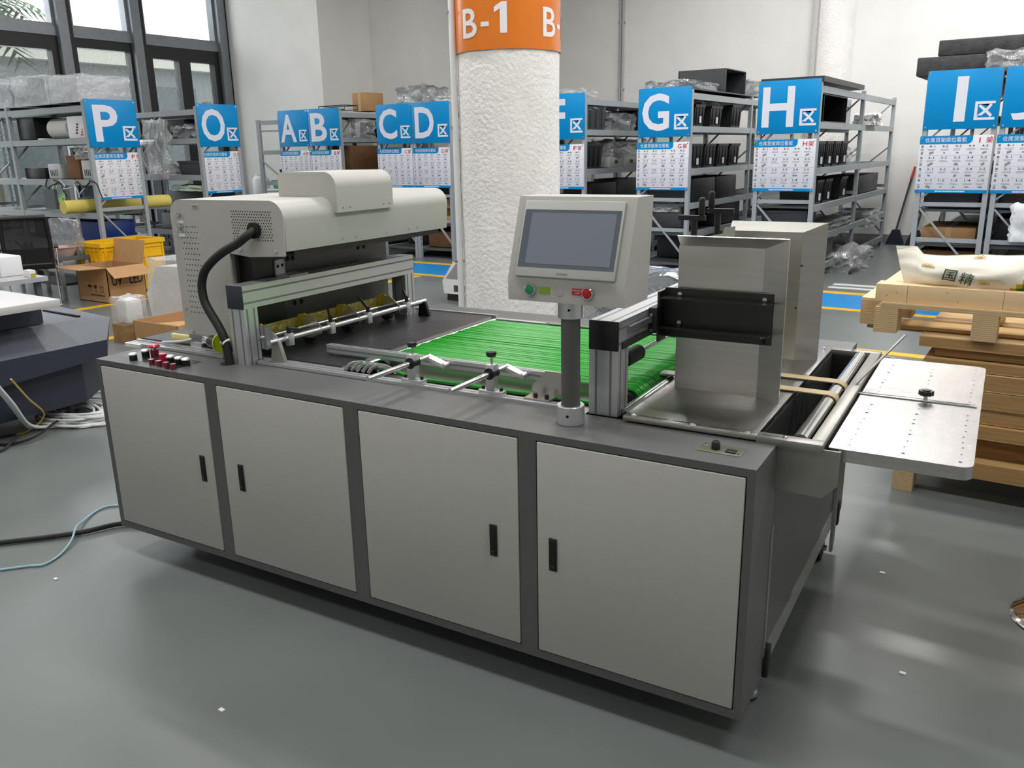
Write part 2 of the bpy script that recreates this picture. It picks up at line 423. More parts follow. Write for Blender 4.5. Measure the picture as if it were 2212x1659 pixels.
# ceiling lamps
for i, (x, y) in enumerate(LIGHTS):
    t = thing('ceiling_light', 'linear white ceiling lamp hung over the hall', 'lamp', (x, y, CEIL), 0, 'linear ceiling lamps')
    B().box(-.78, -.14, -.09, .78, .14, 0).build('housing', white_p, t)
    B().box(-.75, -.12, -.10, .75, .12, -.09).build('diffuser', mat('lamp_diffuser', (255, 250, 242), .5, emit=6), t)
def smooth(pts, n=4):
    P = [Vector(p) for p in pts]; P = [P[0]*2-P[1]]+P+[P[-1]*2-P[-2]]; out = []
    for i in range(1, len(P)-2):
        for k in range(n):
            t = k/n; a, b_, c_, d = P[i-1:i+3]
            out.append(.5*((2*b_)+(c_-a)*t+(2*a-5*b_+4*c_-d)*t*t+(3*b_-a-3*c_+d)*t**3))
    return out+[P[-2]]
# ------------------------------------------------------------------ the big conveyor machine (own axes: x along it, y away, root turned 3.5 deg)
MA = thing('conveyor_machine', 'large grey and ivory conveyor machine with four doors, ivory hood, green belts and touch panel', 'machine', (0, 0, 0), math.radians(3.5))
L, D, ZB, ZT = 2.607, 1.566, .12, .84
DX = [(.029, .625), (.688, 1.279), (1.3445, 1.930), (1.994, 2.582)]
DZ = (.150, .815)
b = B()
# shell: near strip, far strip, end walls, bottom; front frame in front of the shadow gap
b.use(dark_m)
b.box(0, .012, ZB, L, .222, ZT).box(0, 1.354, ZB, L, D, ZT)
b.box(0, .222, ZB, .03, 1.354, .80).box(2.575, .222, ZB, 2.59, 1.354, .69)
b.box(.03, .222, ZB, 2.575, 1.354, ZB+.01)
g = .0035
b.box(0, 0, ZB, L, .012, DZ[0]-g).box(0, 0, DZ[1]+g, L, .012, ZT)
xs = [0]+[v for d in DX for v in d]+[L]
for k in range(0, len(xs), 2):
    x0 = xs[k]+(g if k else 0); x1 = xs[k+1]-(g if k+1 < len(xs)-1 else 0)
    b.box(x0, 0, DZ[0]-g, x1, .012, DZ[1]+g)
b.use(gap_m)
for x0, x1 in DX: b.box(x0-g, .0105, DZ[0]-g, x1+g, .0125, DZ[1]+g)
b.use(inner_m).box(.031, .2225, .66, 2.574, 1.3535, .67)
b.box(.03, .2222, .66, 2.575, .2232, .83).box(.03, 1.3528, .66, 2.575, 1.3538, .83)
b.build('cabinet_body', None, MA, 30)
for i, (x0, x1) in enumerate(DX):
    d = B().box(x0, -.003, DZ[0], x1, .0105, DZ[1], .003).build('door', door_m, MA)
    hx = {0: x1-.055, 1: x0+.085, 2: x1-.085, 3: x0+.052}[i]
    h = B(); h.use(blackp).box(hx-.013, -.008, .427, hx+.013, -.003, .530, .002)
    h.use(gap_m).box(hx-.009, -.0095, .452, hx+.009, -.008, .524)
    h.use(blackr).box(hx-.007, -.012, .433, hx+.007, -.0078, .446, .001)
    h.build('latch_handle', None, d)
# right end: recessed panel, brushed bottom rail, rubber pads, trough brackets
brush_d = mat('brushed_grey_end_panel', (96, 96, 93), .4, metal=.5, var=.08, vscale=3, stretch=(1, 1, 12))
B().box(2.590, .222, .19, 2.600, 1.40, .692).build('end_panel', dark_m, MA)
B().box(2.588, .222, ZB, 2.604, 1.42, .19).build('bottom_rail', mat('brushed_rail', (158, 160, 158), .4, metal=.5, var=.05), MA)
B().box(2.598, .215, .19, 2.610, .232, .60).build('edge_strip', mat('bare_metal_edge', (150, 150, 146), .4, metal=.6), MA)
for y in (.24, 1.40): B().box(2.600, y-.012, .115, 2.622, y+.022, .215, .004).build('rubber_pad', blackr, MA)
br = mat('satin_bracket', (150, 148, 142), .38, metal=.75, var=.1, vscale=6, bump=.02, bscale=60)
def bracket(y0, y1):
    return B().prism([(2.607, ZT), (2.765, ZT), (2.765, .745), (2.728, .705), (2.607, .71)], 'y', y0, y1).build('trough_bracket', br, MA, 20)
bracket(.222, .228); bracket(1.36, 1.366)
B().prism([(1.36, .836), (1.36, .62), (1.33, .585), (1.30, .62), (1.30, .836)], 'x', 2.755, 2.762).build('side_skirt', dark_m, MA, 20)
B().prism([(.228, .836), (.26, .836), (.26, .60), (.245, .555), (.228, .555)], 'x', 2.757, 2.765).build('side_skirt', dark_m, MA, 20)
for x, y in ((2.56, .285), (.14, .25), (1.31, .25), (1.31, 1.34), (.14, 1.34)):
    f = B(); f.use(chrome_s).lathe([(0, .008), (.026, .008), (.028, .014), (.026, .022), (.012, .030), (.011, .05), (.009, .052), (.009, .125)], (x, y, 0), 18)
    f.use(blackr).lathe([(0, 0), (.025, 0), (.026, .008), (0, .008)], (x, y, 0), 18)
    f.build('levelling_foot', None, MA)
c = B(); c.use(blackr).cyl((2.55, 1.30, .05), (2.585, 1.30, .05), .05, 22).use(chrome_s).cyl((2.585, 1.30, .05), (2.60, 1.30, .05), .012, 10).box(2.53, 1.28, .095, 2.59, 1.32, .125)
c.build('caster', None, MA)

# black conveyor belt on the left
def loop_pts(x0, x1, zc, r, n=10):
    p = [(x1+r*math.cos(a), zc+r*math.sin(a)) for a in [-PI/2+PI*k/n for k in range(n+1)]]
    return p+[(x0+r*math.cos(a), zc+r*math.sin(a)) for a in [PI/2+PI*k/n for k in range(n+1)]]
bb = B(); bb.use(belt_m).prism(loop_pts(-.07, 1.03, .841, .022), 'y', .275, 1.325)
bb.use(gap_m)
for i in range(26):
    for j in range(24):
        bb.disc((.02+i*.04, .30+j*.042+(i % 2)*.02, .8634), (0, 0, 1), .0032, 6)
bb.build('black_belt', None, MA, 40)
B().cyl((1.06, .30, .846), (1.06, 1.31, .846), .011, 12).build('nose_bar', chrome_s, MA)
B().box(-.10, .262, .70, 1.06, .274, .858).build('belt_side_rail', alu, MA)
B().box(-.10, 1.326, .70, 1.06, 1.34, .868).build('belt_side_rail', alu, MA)
# green round belts
RY0, NB, SP = .455, 42, .0184
rl = B(); rl.cyl((1.115, .42, .835), (1.115, 1.26, .835), .024, 20).build('drive_roller', blackr, MA)
gb = None
for k in range(NB):
    y = RY0+k*SP; ph = random.uniform(-.002, .002)
    if gb is None or k % 6 == 0:
        pts = [(x, y, z+ph*(1 if 1.15 < x < 2.05 else 0)) for x, z in loop_pts(1.115, 2.09, .835, .029, 9)]
        gb = B().tube(pts, .0074, 8, True).build('green_belt', green_m, MA, 60); gb0 = y
    else:
        o = gb.copy(); COL.objects.link(o); o.parent = MA; o.location = (0, y-gb0, ph)
B().cyl((2.09, .42, .835), (2.09, 1.26, .835), .022, 20).build('drive_roller', blackr, MA)
B().cyl((2.142, .262, .838), (2.142, 1.31, .838), .021, 22).build('steel_roller', chrome_s, MA)
dt = B(); dt.use(steel_v).box(1.12, .262, .805, 2.0, .449, .812).box(1.12, .446, .812, 2.0, .449, .866); dt.build('gutter', None, MA)
B().tube(smooth([(1.06, .36, .862), (1.13, .33, .866), (1.2, .37, .842), (1.3, .388, .8215), (1.6, .392, .8205), (1.98, .394, .8205)], 6), .0085, 8).build('green_belt', green_m, MA, 60)
clr = mat('clear_belt', (214, 218, 220), .12, trans=.8)
for k in range(5):
    x = 1.09+k*.026
    B().tube(smooth([(x-.03, .272, .853), (x-.015, .285, .874), (x+.01, .30, .880), (x+.03, .32, .868), (x+.035, .345, .845)], 5), .0065, 8).build('clear_belt', clr, MA, 60)
# front profile strip and back strip along the opening
fs = B(); fs.use(alu).box(.66, .226, ZT, 1.98, .260, .852).use(alu_slot).box(.66, .238, .852, 1.98, .246, .8525)
fs.build('front_profile', None, MA)
fs = B(); fs.use(alu).box(-.10, .226, ZT, .47, .260, .852).use(white_p).box(-.115, .215, .835, -.02, .262, .85).use(alu_slot).box(-.10, .238, .852, .47, .246, .8525)
fs.build('front_profile', None, MA)
B().box(1.06, 1.322, ZT-.02, 2.17, 1.352, .852).build('back_profile', alu, MA)
B().prism([(1.30, 1.352), (1.36, 1.30), (2.05, 1.30), (2.05, 1.352)], 'z', .853, .857).build('back_cover_plate', steel, MA)

# aluminium profile helper
def profile(b, x0, y0, z0, x1, y1, z1, axis, slots=2):
    b.use(alu).box(x0, y0, z0, x1, y1, z1)
    b.use(alu_slot); e = .0006; w = .0034
    for k in range(slots):
        t = (k+.5)/slots if slots > 1 else .5
        if axis == 'y':
            zc = z0+(z1-z0)*t; xc = x0+(x1-x0)*t
            b.box(x1, y0, zc-w, x1+e, y1, zc+w).box(x0-e, y0, zc-w, x0, y1, zc+w).box(xc-w, y0, z1, xc+w, y1, z1+e)
        elif axis == 'z':
            xc = x0+(x1-x0)*t; yc = y0+(y1-y0)*t
            b.box(xc-w, y0-e, z0, xc+w, y0, z1).box(xc-w, y1, z0, xc+w, y1+e, z1).box(x1, yc-w, z0, x1+e, yc+w, z1).box(x0-e, yc-w, z0, x0, yc+w, z1)
        else:
            zc = z0+(z1-z0)*t; yc = y0+(y1-y0)*t
            b.box(x0, y0-e, zc-w, x1, y0, zc+w).box(x0, yc-w, z1, x1, yc+w, z1+e)
    return b
def gantry(x0, x1, ya, yb, z0, z1, name, capm):
    post = x1-x0
    for y in (ya, yb-post*.85):
        profile(B(), x0, y, ZT, x1, y+post*.85, z0, 'z').build(name+'_post', None, MA)
    o = profile(B(), x0, ya+.004, z0, x1, yb, z1, 'y').build(name+'_beam', None, MA)
    B().box(x0-.001, ya-.002, z0-.001, x1+.001, ya+.004, z1+.001, .002).build('end_cap', capm, o)
    return o
navy_cap = mat('dark_blue_grey_cap', (40, 48, 56), .5, var=.08)
ug = gantry(.575, .655, .19, 1.245, 1.055, 1.141, 'dryer_gantry', navy_cap)
fg = gantry(2.045, 2.137, .235, 1.33, 1.04, 1.126, 'feeder_gantry', blackp)
B().box(2.137, .30, 1.085, 2.149, 1.30, 1.103).build('linear_guide', mat('guide_rail', (150, 152, 154), .35, metal=.7), fg)
for k in range(12): pass
B().box(2.137, .26, 1.042, 2.142, 1.32, 1.062).build('toothed_rack', mat('dark_steel', (60, 60, 60), .45, metal=.5, var=.1), fg)

# ivory hood: C-shaped side, rounded top
def arc(cx, cz, r, a0, a1, n=8):
    return [(cx+r*math.cos(math.radians(a0+(a1-a0)*k/n)), cz+r*math.sin(math.radians(a0+(a1-a0)*k/n))) for k in range(n+1)]
head = [(.488, 1.262), (.785, 1.262)]+arc(.725, 1.375, .07, 0, 90)+[(.24, 1.445)]+arc(.235, 1.380, .065, 90, 180)
leg = [(.178, .898), (.488, .898), (.488, 1.262)]
h = B(); h.use(ivory)
full = [(.178, .898), (.488, .898), (.488, 1.245), (.60, 1.235), (.778, 1.245)]+arc(.722, 1.378, .068, 0, 90)+[(.24, 1.445)]+arc(.235, 1.382, .063, 90, 180)
h.prism(full, 'y', .300, .309)
hd = [(.170, 1.262), (.782, 1.262)]+arc(.722, 1.377, .068, 0, 90)+[(.24, 1.445)]+arc(.235, 1.382, .063, 90, 180)
h.prism(hd, 'y', .309, 1.352)
h.prism([(.178, .898), (.480, .898), (.480, 1.262), (.172, 1.262)], 'y', .309, 1.255)
h.use(gap_m)
for r_ in range(11):
    for c_ in range(17-(r_ % 2)):
        x = .522+.0128*c_+.0064*(r_ % 2); z = 1.405-.0104*r_
        if r_ > 6 and .555 < x < .645 and z < 1.345: continue
        h.disc((x, .2994, z), (0, -1, 0), .0029, 6)
for r_ in range(17):
    for c_ in range(6):
        x = .228+.0165*c_+.008*(r_ % 2); z = 1.340-.0215*r_
        h.disc((x, .2994, z), (0, -1, 0), .0029, 6)
h.use(chrome)
for x, z in ((.20, 1.01), (.225, .915), (.415, .905), (.74, 1.262), (.555, 1.262)): h.ball((x, .299, z), .006, 1)
h.build('hood', None, MA, 40)
hp = B(); hp.use(hood_in).box(.480, .33, .898, .489, 1.255, 1.262).use(gap_m)
for y, z in ((.60, 1.19), (.63, 1.19), (.93, 1.205), (.97, 1.205), (1.05, 1.19), (1.09, 1.19), (.70, 1.10), (.74, 1.10), (1.0, 1.12), (1.03, 1.12), (.62, 1.0), (.66, 1.0), (1.0, 1.03), (1.03, 1.03)):
    hp.disc((.4895, y, z), (1, 0, 0), .012, 10)
hp.use(blackp).box(.489, .34, .90, .56, .50, 1.262)
hp.build('back_panel', None, MA)
for k, (y0, y1) in enumerate(((.36, 1.30),)):
    B().box(.50, y0, 1.240, .77, y1, 1.263).build('lamp_tray', blackp, MA)
sc = B()
for y in (.62, .70, .90, 1.06, 1.12): sc.ball((.783, y, 1.285), .006, 1)
sc.build('hood_screw', chrome, MA)
# box on top of the hood
tb = [(.784, 1.385), (.806, 1.385)]+arc(.748, 1.482, .058, 0, 90)+[(.525, 1.540)]+arc(.525, 1.515, .025, 90, 180)+[(.500, 1.446), (.71, 1.446), (.755, 1.43)]
tbo = B(); tbo.use(ivory).prism(tb, 'y', .575, .925).use(gap_m)
for y in (.61, .65, .86, .90): tbo.disc((.8066, y, 1.402), (1, 0, 0), .003, 6)
tbo.build('top_box', None, MA, 40)
# corrugated hose, its socket, knobs, labels
hose = [(.642, .292, 1.335), (.632, .262, 1.318), (.60, .245, 1.292), (.545, .225, 1.262), (.49, .215, 1.226), (.447, .208, 1.185), (.428, .205, 1.141), (.428, .202, 1.105), (.441, .198, 1.065), (.472, .194, 1.025), (.508, .190, .985), (.538, .186, .94), (.552, .184, .89), (.562, .180, .835)]
ho = B().tube(smooth(hose, 8), .0165, 14).build('cable_hose', blackr, MA, 60)
B().cyl((.642, .300, 1.337), (.642, .284, 1.337), .03, 18).build('hose_socket', blackp, ho)
B().cyl((.535, .19, .928), (.553, .187, .916), .0195, 14).build('cable_tie', white_p, ho)
b = B(); b.lathe([(0, 0), (.032, 0), (.032, .002), (0, .002)], (.552, .182, ZT), 22); b.build('grommet', gap_m, MA)
for z, zl in ((1.389, 1.358), (1.338, 1.305)):
    k = B().cyl((.226, .300, z), (.226, .276, z), .010, 14, .009).build('hood_knob', chrome, MA)
    B().box(.212, .2985, zl-.006, .244, .3000, zl+.006).build('label_plate', white_p, k)
lb = B(); lb.use(mat('grey_label', (180, 180, 176), .5)).box(.305, .2985, 1.413, .343, .30, 1.426)
lb.use(mat('label_ink', (70, 70, 70), .6))
for k in range(9): lb.box(.310+k*.0032, .2982, 1.416, .3115+k*.0032, .2985, 1.423)
lb.build('label_plate', None, MA)

# pressure bar with four levers and yellow wheels, between the gantry posts
for y in (.262, 1.20):
    q = B(); q.prism([(.70, ZT), (.775, ZT), (.775, .855), (.752, .93), (.722, .94), (.708, .86)], 'y', y-.008, y+.008)
    q.build('bar_bracket', mat('cast_bracket', (150, 146, 140), .5, metal=.4) if y < .5 else blackp, MA)
B().cyl((.735, .225, .93), (.735, 1.215, .93), .0115, 18).build('pressure_bar', chrome_s, MA)
B().cyl((.66, .25, .935), (.66, 1.19, .935), .008, 12).build('rear_bar', chrome_s, MA)
yel = mat('yellow_plastic_film', (186, 166, 36), .35, var=.1); yel_t = film('yellow_clear_film', .10, (170, 156, 50), .38)
for i, (y, a) in enumerate(((.33, -.35), (.565, -1.25), (.80, -1.9), (1.075, -1.2))):
    b = B().box(.722, y-.014, .900, .748, y+.014, .948, .003).build('lever_clamp', alu, MA)
    lv = B(); lv.cyl((.735, y, .946), (.735, y, .972), .0085, 12)
    d = Vector((math.sin(a)*.7, -math.cos(a)*(1 if i % 2 else -1), .0))
    e = Vector((.735, y, .968))+Vector((-.05 if i != 0 else .05, .045 if i in (1, 3) else .0, .022 if i != 2 else .045))
    if i == 0: e = Vector((.79, .34, .965))
    lv.cyl((.735, y, .967), e, .0085, 10, .005).build('clamp_lever', blackp, b)
    b2 = B(); b2.prism([(.745, .915), (.745, .945), (.69, .985), (.660, .982), (.640, .93), (.655, .895), (.68, .89)], 'y', y-.070, y-.066)
    b2.build('wheel_plate', chrome_s, MA)
    B().prism([(.598, .925), (.618, .982), (.655, .988), (.715, .945), (.705, .918), (.66, .888), (.622, .888)], 'y', y-.062, y-.058).build('yellow_guard', yel, MA, 20)
    w = B(); w.cyl((.645, y-.048, .890), (.645, y-.02, .890), .0255, 20).build('pressure_wheel', blackr, MA)
B().box(.618, .27, .915, .622, 1.10, .972).build('yellow_strip', yel_t, MA)
# motor and yellow parts at the hood foot
mo = B(); mo.use(chrome_s).cyl((.30, .30, .885), (.345, .288, .885), .022, 18).use(blackp).cyl((.345, .288, .885), (.405, .272, .885), .026, 20).use(chrome_s).cyl((.405, .272, .885), (.412, .27, .885), .020, 16).box(.22, .28, .872, .30, .31, .905).use(alu).box(.235, .27, .852, .30, .30, .874).use(chrome_s).box(.33, .262, .852, .39, .29, .862)
mo.build('drive_motor', None, MA)
B().cyl((.43, .262, .893), (.438, .26, .893), .040, 26).build('green_disc', mat('yellow_green_disc', (186, 206, 40), .4), MA)
yl = mat('pale_yellow_foam', (222, 216, 140), .7, var=.05)
B().box(.10, .285, .862, .27, .30, .897, .004).build('yellow_block', yl, MA)
B().tube(smooth([(.06, .27, .857), (.12, .262, .866), (.19, .262, .875), (.235, .28, .885)], 4), .006, 8).build('air_line', pipe_m, MA)
# bracket plate on the beam
q = B(); q.use(white_p).box(.56, .455, 1.141, .566, .505, 1.205, .008).box(.56, .455, 1.141, .64, .56, 1.146).use(gap_m)
q.disc((.567, .468, 1.178), (1, 0, 0), .007, 8).disc((.567, .492, 1.180), (1, 0, 0), .007, 8)
q.build('sensor_bracket', None, MA)
for y, z in ((.53, 1.00), (.43, .96)): B().box(.49, y, z, .50, y+.03, z+.035).build('sensor_plate', white_p, MA)

# paper guide rail with two clamped rods
gr = B(); gr.use(alu).box(.86, .395, .872, 1.93, .420, .902).use(alu_slot).box(.86, .3944, .884, 1.93, .395, .890).box(.86, .404, .902, 1.93, .411, .9024).use(gap_m).box(.8595, .402, .882, .86, .413, .892)
gr.build('guide_rail', None, MA)
for x in (1.385, 1.698):
    bl = B(); bl.use(alu).box(x-.045, .232, .852, x+.045, .262, .866, .002).box(x-.016, .232, .866, x+.016, .262, .952, .003)
    bl.use(blackp).cyl((x, .228, .922), (x, .266, .922), .019, 16)
    bl.use(blackp).cyl((x-.034, .247, .866), (x-.034, .247, .876), .006, 8).cyl((x+.034, .247, .866), (x+.034, .247, .876), .006, 8)
    co = bl.build('rod_clamp', None, MA)
    kb = B(); kb.use(chrome_s).cyl((x, .247, .952), (x, .247, .978), .004, 10).use(blackp)
    kb.lathe([(0, .976), (.014, .976), (.018, .983), (.016, .992), (0, .994)], (x, .247, 0), 7)
    kb.build('star_knob', None, co)
    B().cyl((x, .008, .922), (x, .335, .922), .0088, 18).build('guide_rod', chrome_s, MA)
    lk = B(); lk.bar((x, .335, .922), (x+.042, .375, .888), .012, .026, (0, 1, 0)).cyl((x+.042, .36, .888), (x+.042, .395, .888), .010, 12)
    lk.build('rod_link', alu, MA)
b = B(); b.use(steel_v).prism([(1.815, .856), (1.955, .856), (1.955, .935), (1.865, .935), (1.815, .882)], 'y', .300, .303)
b.box(1.815, .245, .852, 1.905, .303, .857).use(blackp).cyl((1.845, .268, .857), (1.845, .268, .868), .007, 8).cyl((1.885, .268, .857), (1.885, .268, .868), .007, 8)
b.build('stop_plate', None, MA)

# feeder: steel bed, guides, carriage box
pb = B(); pb.use(steel).box(2.168, .203, .845, 2.552, 1.325, .860, .002)
pb.use(gap_m)
for x0, x1 in ((2.21, 2.30), (2.315, 2.395), (2.42, 2.50)): pb.box(x0, .222, .8602, x1, .2255, .8604)
for x0, x1 in ((2.21, 2.30), (2.315, 2.395), (2.42, 2.50)): pb.box(x0, 1.30, .8602, x1, 1.3035, .8604)
pb.use(chrome)
for x, y in ((2.195, .222), (2.375, .214), (2.525, .216), (2.525, 1.31), (2.375, 1.31)): pb.lathe([(.009, 0), (.008, .003), (.004, .005), (0, .005)], (x, y, .860), 14)
pb.build('infeed_plate', None, MA)
def guide(y, sgn):
    """upright guide plate with flared top and leading edge; sgn -1 flares to the near side"""
    b = B(); t = .003; y1 = y-sgn*t; f = .032*sgn
    za, zb_, x0, x1 = .860, 1.315, 2.200, 2.462
    def pl(p): # plate from 4 points with thickness
        n = (Vector(p[1])-Vector(p[0])).cross(Vector(p[3])-Vector(p[0])).normalized()*t
        q = [Vector(v)-n for v in p]
        b.add(list(p)+q, [(0, 1, 2, 3), (7, 6, 5, 4), (0, 4, 5, 1), (1, 5, 6, 2), (2, 6, 7, 3), (3, 7, 4, 0)])
    pl([(x0, y, za), (x1, y, za), (x1, y, zb_), (x0, y, zb_)])
    pl([(x0+.004, y, zb_), (x1, y, zb_), (x1+.075, y+f, zb_+.032), (x0+.004, y+f, zb_+.032)])
    pl([(x1, y, za), (x1+.075, y+f, za), (x1+.075, y+f, zb_+.032), (x1, y, zb_)])
    if sgn > 0:
        b.use(gap_m)
    return b
gb_ = guide(.555, -1); gb_.mats = [steel_v]; gb_.m = [0]*len(gb_.f); gb_.build('side_guide', steel_v, MA, 15)
g2 = B(); g2 = guide(1.085, 1); g2.mats = [steel_v]; g2.m = [0]*len(g2.f); g2.cur = 0
g2.use(gap_m).disc((2.465, 1.0835, 1.20), (0, -1, 0), .004, 8).disc((2.455, 1.0835, 1.05), (0, -1, 0), .004, 8)
g2.build('side_guide', None, MA, 15)
B().box(2.30, .75, .86, 2.31, .95, 1.25).build('front_gate', steel_v, MA)
B().prism([(2.14, 1.20), (2.14, 1.295), (2.20, 1.305), (2.20, 1.315), (2.245, 1.325), (2.25, 1.345), (2.285, 1.35), (2.285, 1.20)], 'y', .86, .866).build('stepped_plate', steel_v, MA, 15)
# dark carriage tray fixed to the near guide
cr = mat('dark_gunmetal', (62, 62, 60), .28, metal=.8, var=.08, vscale=6)
ct = B(); ct.use(cr).box(2.165, .538, 1.030, 2.505, .549, 1.185).box(2.165, .490, 1.156, 2.50, .538, 1.160).box(2.165, .490, 1.062, 2.50, .538, 1.066).box(2.158, .490, 1.02, 2.165, .552, 1.178)
ct.use(chrome)
for x, z in ((2.215, 1.168), (2.475, 1.168), (2.215, 1.078), (2.475, 1.055)): ct.cyl((x, .538, z), (x, .531, z), .007, 10)
ct.use(blackp)
for x, z in ((2.215, 1.168), (2.475, 1.168), (2.215, 1.078), (2.475, 1.055)): ct.bar((x, .533, z-.004), (x+.001, .528, z-.02), .008, .006)
ct.build('carriage_tray', None, MA)
ca = B(); ca.use(blackp).box(2.137, .47, 1.05, 2.165, .57, 1.13, .003).use(chrome_s).cyl((2.15, .46, 1.11), (2.15, .47, 1.11), .006, 8).cyl((2.15, .46, 1.06), (2.15, .47, 1.06), .006, 8)
ca.build('carriage_block', None, MA)
# clamp handles on the beam
for x, y, zt_, sg in ((2.165, .80, 1.378, 1), (2.205, .93, 1.392, -1)):
    hb = B(); hb.use(blackp).cyl((x, y, 1.14), (x, y, zt_), .0105, 14)
    arm = [(x-sg*.045+.012*math.cos(a), y+.012*math.sin(a)) for a in [PI/2+PI*k/6 for k in range(7)]]+[(x+sg*.025+.014*math.cos(a), y+.014*math.sin(a)) for a in [-PI/2+PI*k/6 for k in range(7)]]
    if sg < 0: arm = [(x-.025+.014*math.cos(a), y+.014*math.sin(a)) for a in [PI/2+PI*k/6 for k in range(7)]]+[(x+.045+.012*math.cos(a), y+.012*math.sin(a)) for a in [-PI/2+PI*k/6 for k in range(7)]]
    hb.prism(arm, 'z', zt_-.006, zt_+.010)
    hb.lathe([(0, 0), (.008, 0), (.0115, .014), (.010, .044), (.011, .054), (.007, .060), (0, .060)], (x+sg*.024, y, zt_+.008), 16)
    hb.build('hand_crank', None, MA, 50)
B().box(2.137, .76, 1.126, 2.24, 1.03, 1.14).build('crank_base', alu, MA)
# black press roller on its shaft
sh = B(); sh.cyl((2.055, .30, .952), (2.055, 1.30, .952), .0075, 14).build('press_shaft', chrome_s, MA)
pr = B(); pr.use(blackr).cyl((2.055, .475, .952), (2.055, .60, .952), .026, 26).use(chrome_s).lathe([(0, 0), (.018, 0), (.018, .001), (.013, .001), (.013, .004), (0, .004)], (0, 0, 0), 20, Matrix.Translation((2.055, .475, .952)) @ Matrix.Rotation(PI/2, 4, 'X'))
pr.build('press_roller', None, MA, 50)
# tan feed belts over the chrome roller at the infeed end
tan = mat('tan_feed_belt', (176, 156, 118), .6, var=.04); tan_e = mat('pale_belt_face', (206, 204, 196), .35)
for y in (.660, .815):
    t = B(); t.use(tan).prism([(2.13, .868), (2.655, .866), (2.668, .863), (2.680, .853), (2.683, .842), (2.680, .842), (2.677, .852), (2.667, .860), (2.655, .863), (2.13, .865)], 'y', y, y+.046)
    t.use(tan_e).box(2.11, y, .8655, 2.24, y+.046, .872)
    t.build('feed_belt', None, MA)
B().cyl((2.655, .26, .838), (2.655, 1.315, .838), .024, 28).build('chrome_roller', chrome, MA)
fr = B(); fr.use(br).box(2.552, .203, .838, 2.722, .245, .858, .001).box(2.552, 1.325, .838, 2.722, 1.366, .858, .001).box(2.688, .245, .838, 2.722, 1.325, .858, .001)
fr.use(gap_m).box(2.552, .245, .70, 2.556, 1.325, .843).box(2.552, .228, .71, 2.722, .245, .838).box(2.552, 1.325, .71, 2.722, 1.34, .838).box(2.552, .245, .70, 2.722, 1.325, .71).box(2.715, .245, .71, 2.722, 1.325, .838)
fr.box(2.565, .2225, .8582, 2.62, .2255, .8584)
fr.use(chrome).lathe([(.009, 0), (.008, .003), (.004, .005), (0, .005)], (2.625, .222, .858), 14).lathe([(.009, 0), (.008, .003), (.004, .005), (0, .005)], (2.625, 1.34, .858), 14)
fr.build('infeed_trough', None, MA)
# delivery tray with hole rows
ty0, ty1, tx0, tx1, tr_ = .250, 1.345, 2.730, 3.066, .03
def rrect(x0, y0, x1, y1, r):
    p = []
    for cx, cy, a in ((x1-r, y1-r, 0), (x0+.004, y1-.004, 90), (x0+.004, y0+.004, 180), (x1-r, y0+r, 270)):
        rr = r if cx == x1-r else .004
        p += [(cx+rr*math.cos(math.radians(a+k*15)), cy+rr*math.sin(math.radians(a+k*15))) for k in range(7)]
    return p
ty = B(); ty.use(steel).prism(rrect(tx0, ty0, tx1, ty1, tr_), 'z', .806, .840)
ty.use(gap_m)
for j in range(20):
    y = .29+j*.0525
    if .76 < y < .84: continue
    for x in (2.775+.0, 2.905, 3.035):
        ty.disc((x+random.uniform(-.002, .002), y+random.uniform(-.008, .008), .8403), (0, 0, 1), .0028 if random.random() < .8 else .0045, 6)
ty.build('steel_tray', None, MA, 25)
sl = B(); sl.use(chrome_s).box(2.69, .802, .8405, 3.055, .820, .8445, .001).use(gap_m).box(2.71, .8095, .8446, 2.86, .8125, .8448).box(2.885, .8095, .8446, 3.035, .8125, .8448)
sl.build('slotted_arm', None, MA)
kb = B(); kb.use(chrome_s).cyl((2.915, .811, .8445), (2.915, .811, .862), .006, 10).use(blackp)
pr_ = []
for k in range(48):
    a = 2*PI*k/48; rr = .0195+.0022*math.cos(8*a); pr_.append((2.915+rr*math.cos(a), .811+rr*math.sin(a)))
kb.prism(pr_, 'z', .860, .874); kb.cyl((2.915, .811, .874), (2.915, .811, .877), .012, 16); kb.build('star_knob', None, MA, 40)
B().cyl((2.69, .811, .842), (2.812, 1.12, .975), .0048, 10).build('wire_stop', mat('grey_wire', (140, 136, 130), .4, metal=.6), MA)
# small knob plate on the front strip, right
kp = B(); kp.use(mat('olive_plate', (96, 98, 82), .4, metal=.3)).box(2.432, .072, ZT, 2.548, .135, .8415, .0005)
kp.use(chrome)
for x, y in ((2.441, .125), (2.539, .082)): kp.lathe([(.005, 0), (.004, .002), (0, .0025)], (x, y, .8415), 10)
kp.use(blackp).lathe([(.012, 0), (.011, .018), (.0095, .02), (0, .02)], (2.474, .103, .8415), 18).box(2.503, .085, .8415, 2.53, .108, .845, .001)
kp.use(chrome).lathe([(.0085, .0), (.0085, .0015), (0, .0015)], (2.474, .103, .8615), 14)
kp.build('knob_plate', None, MA)
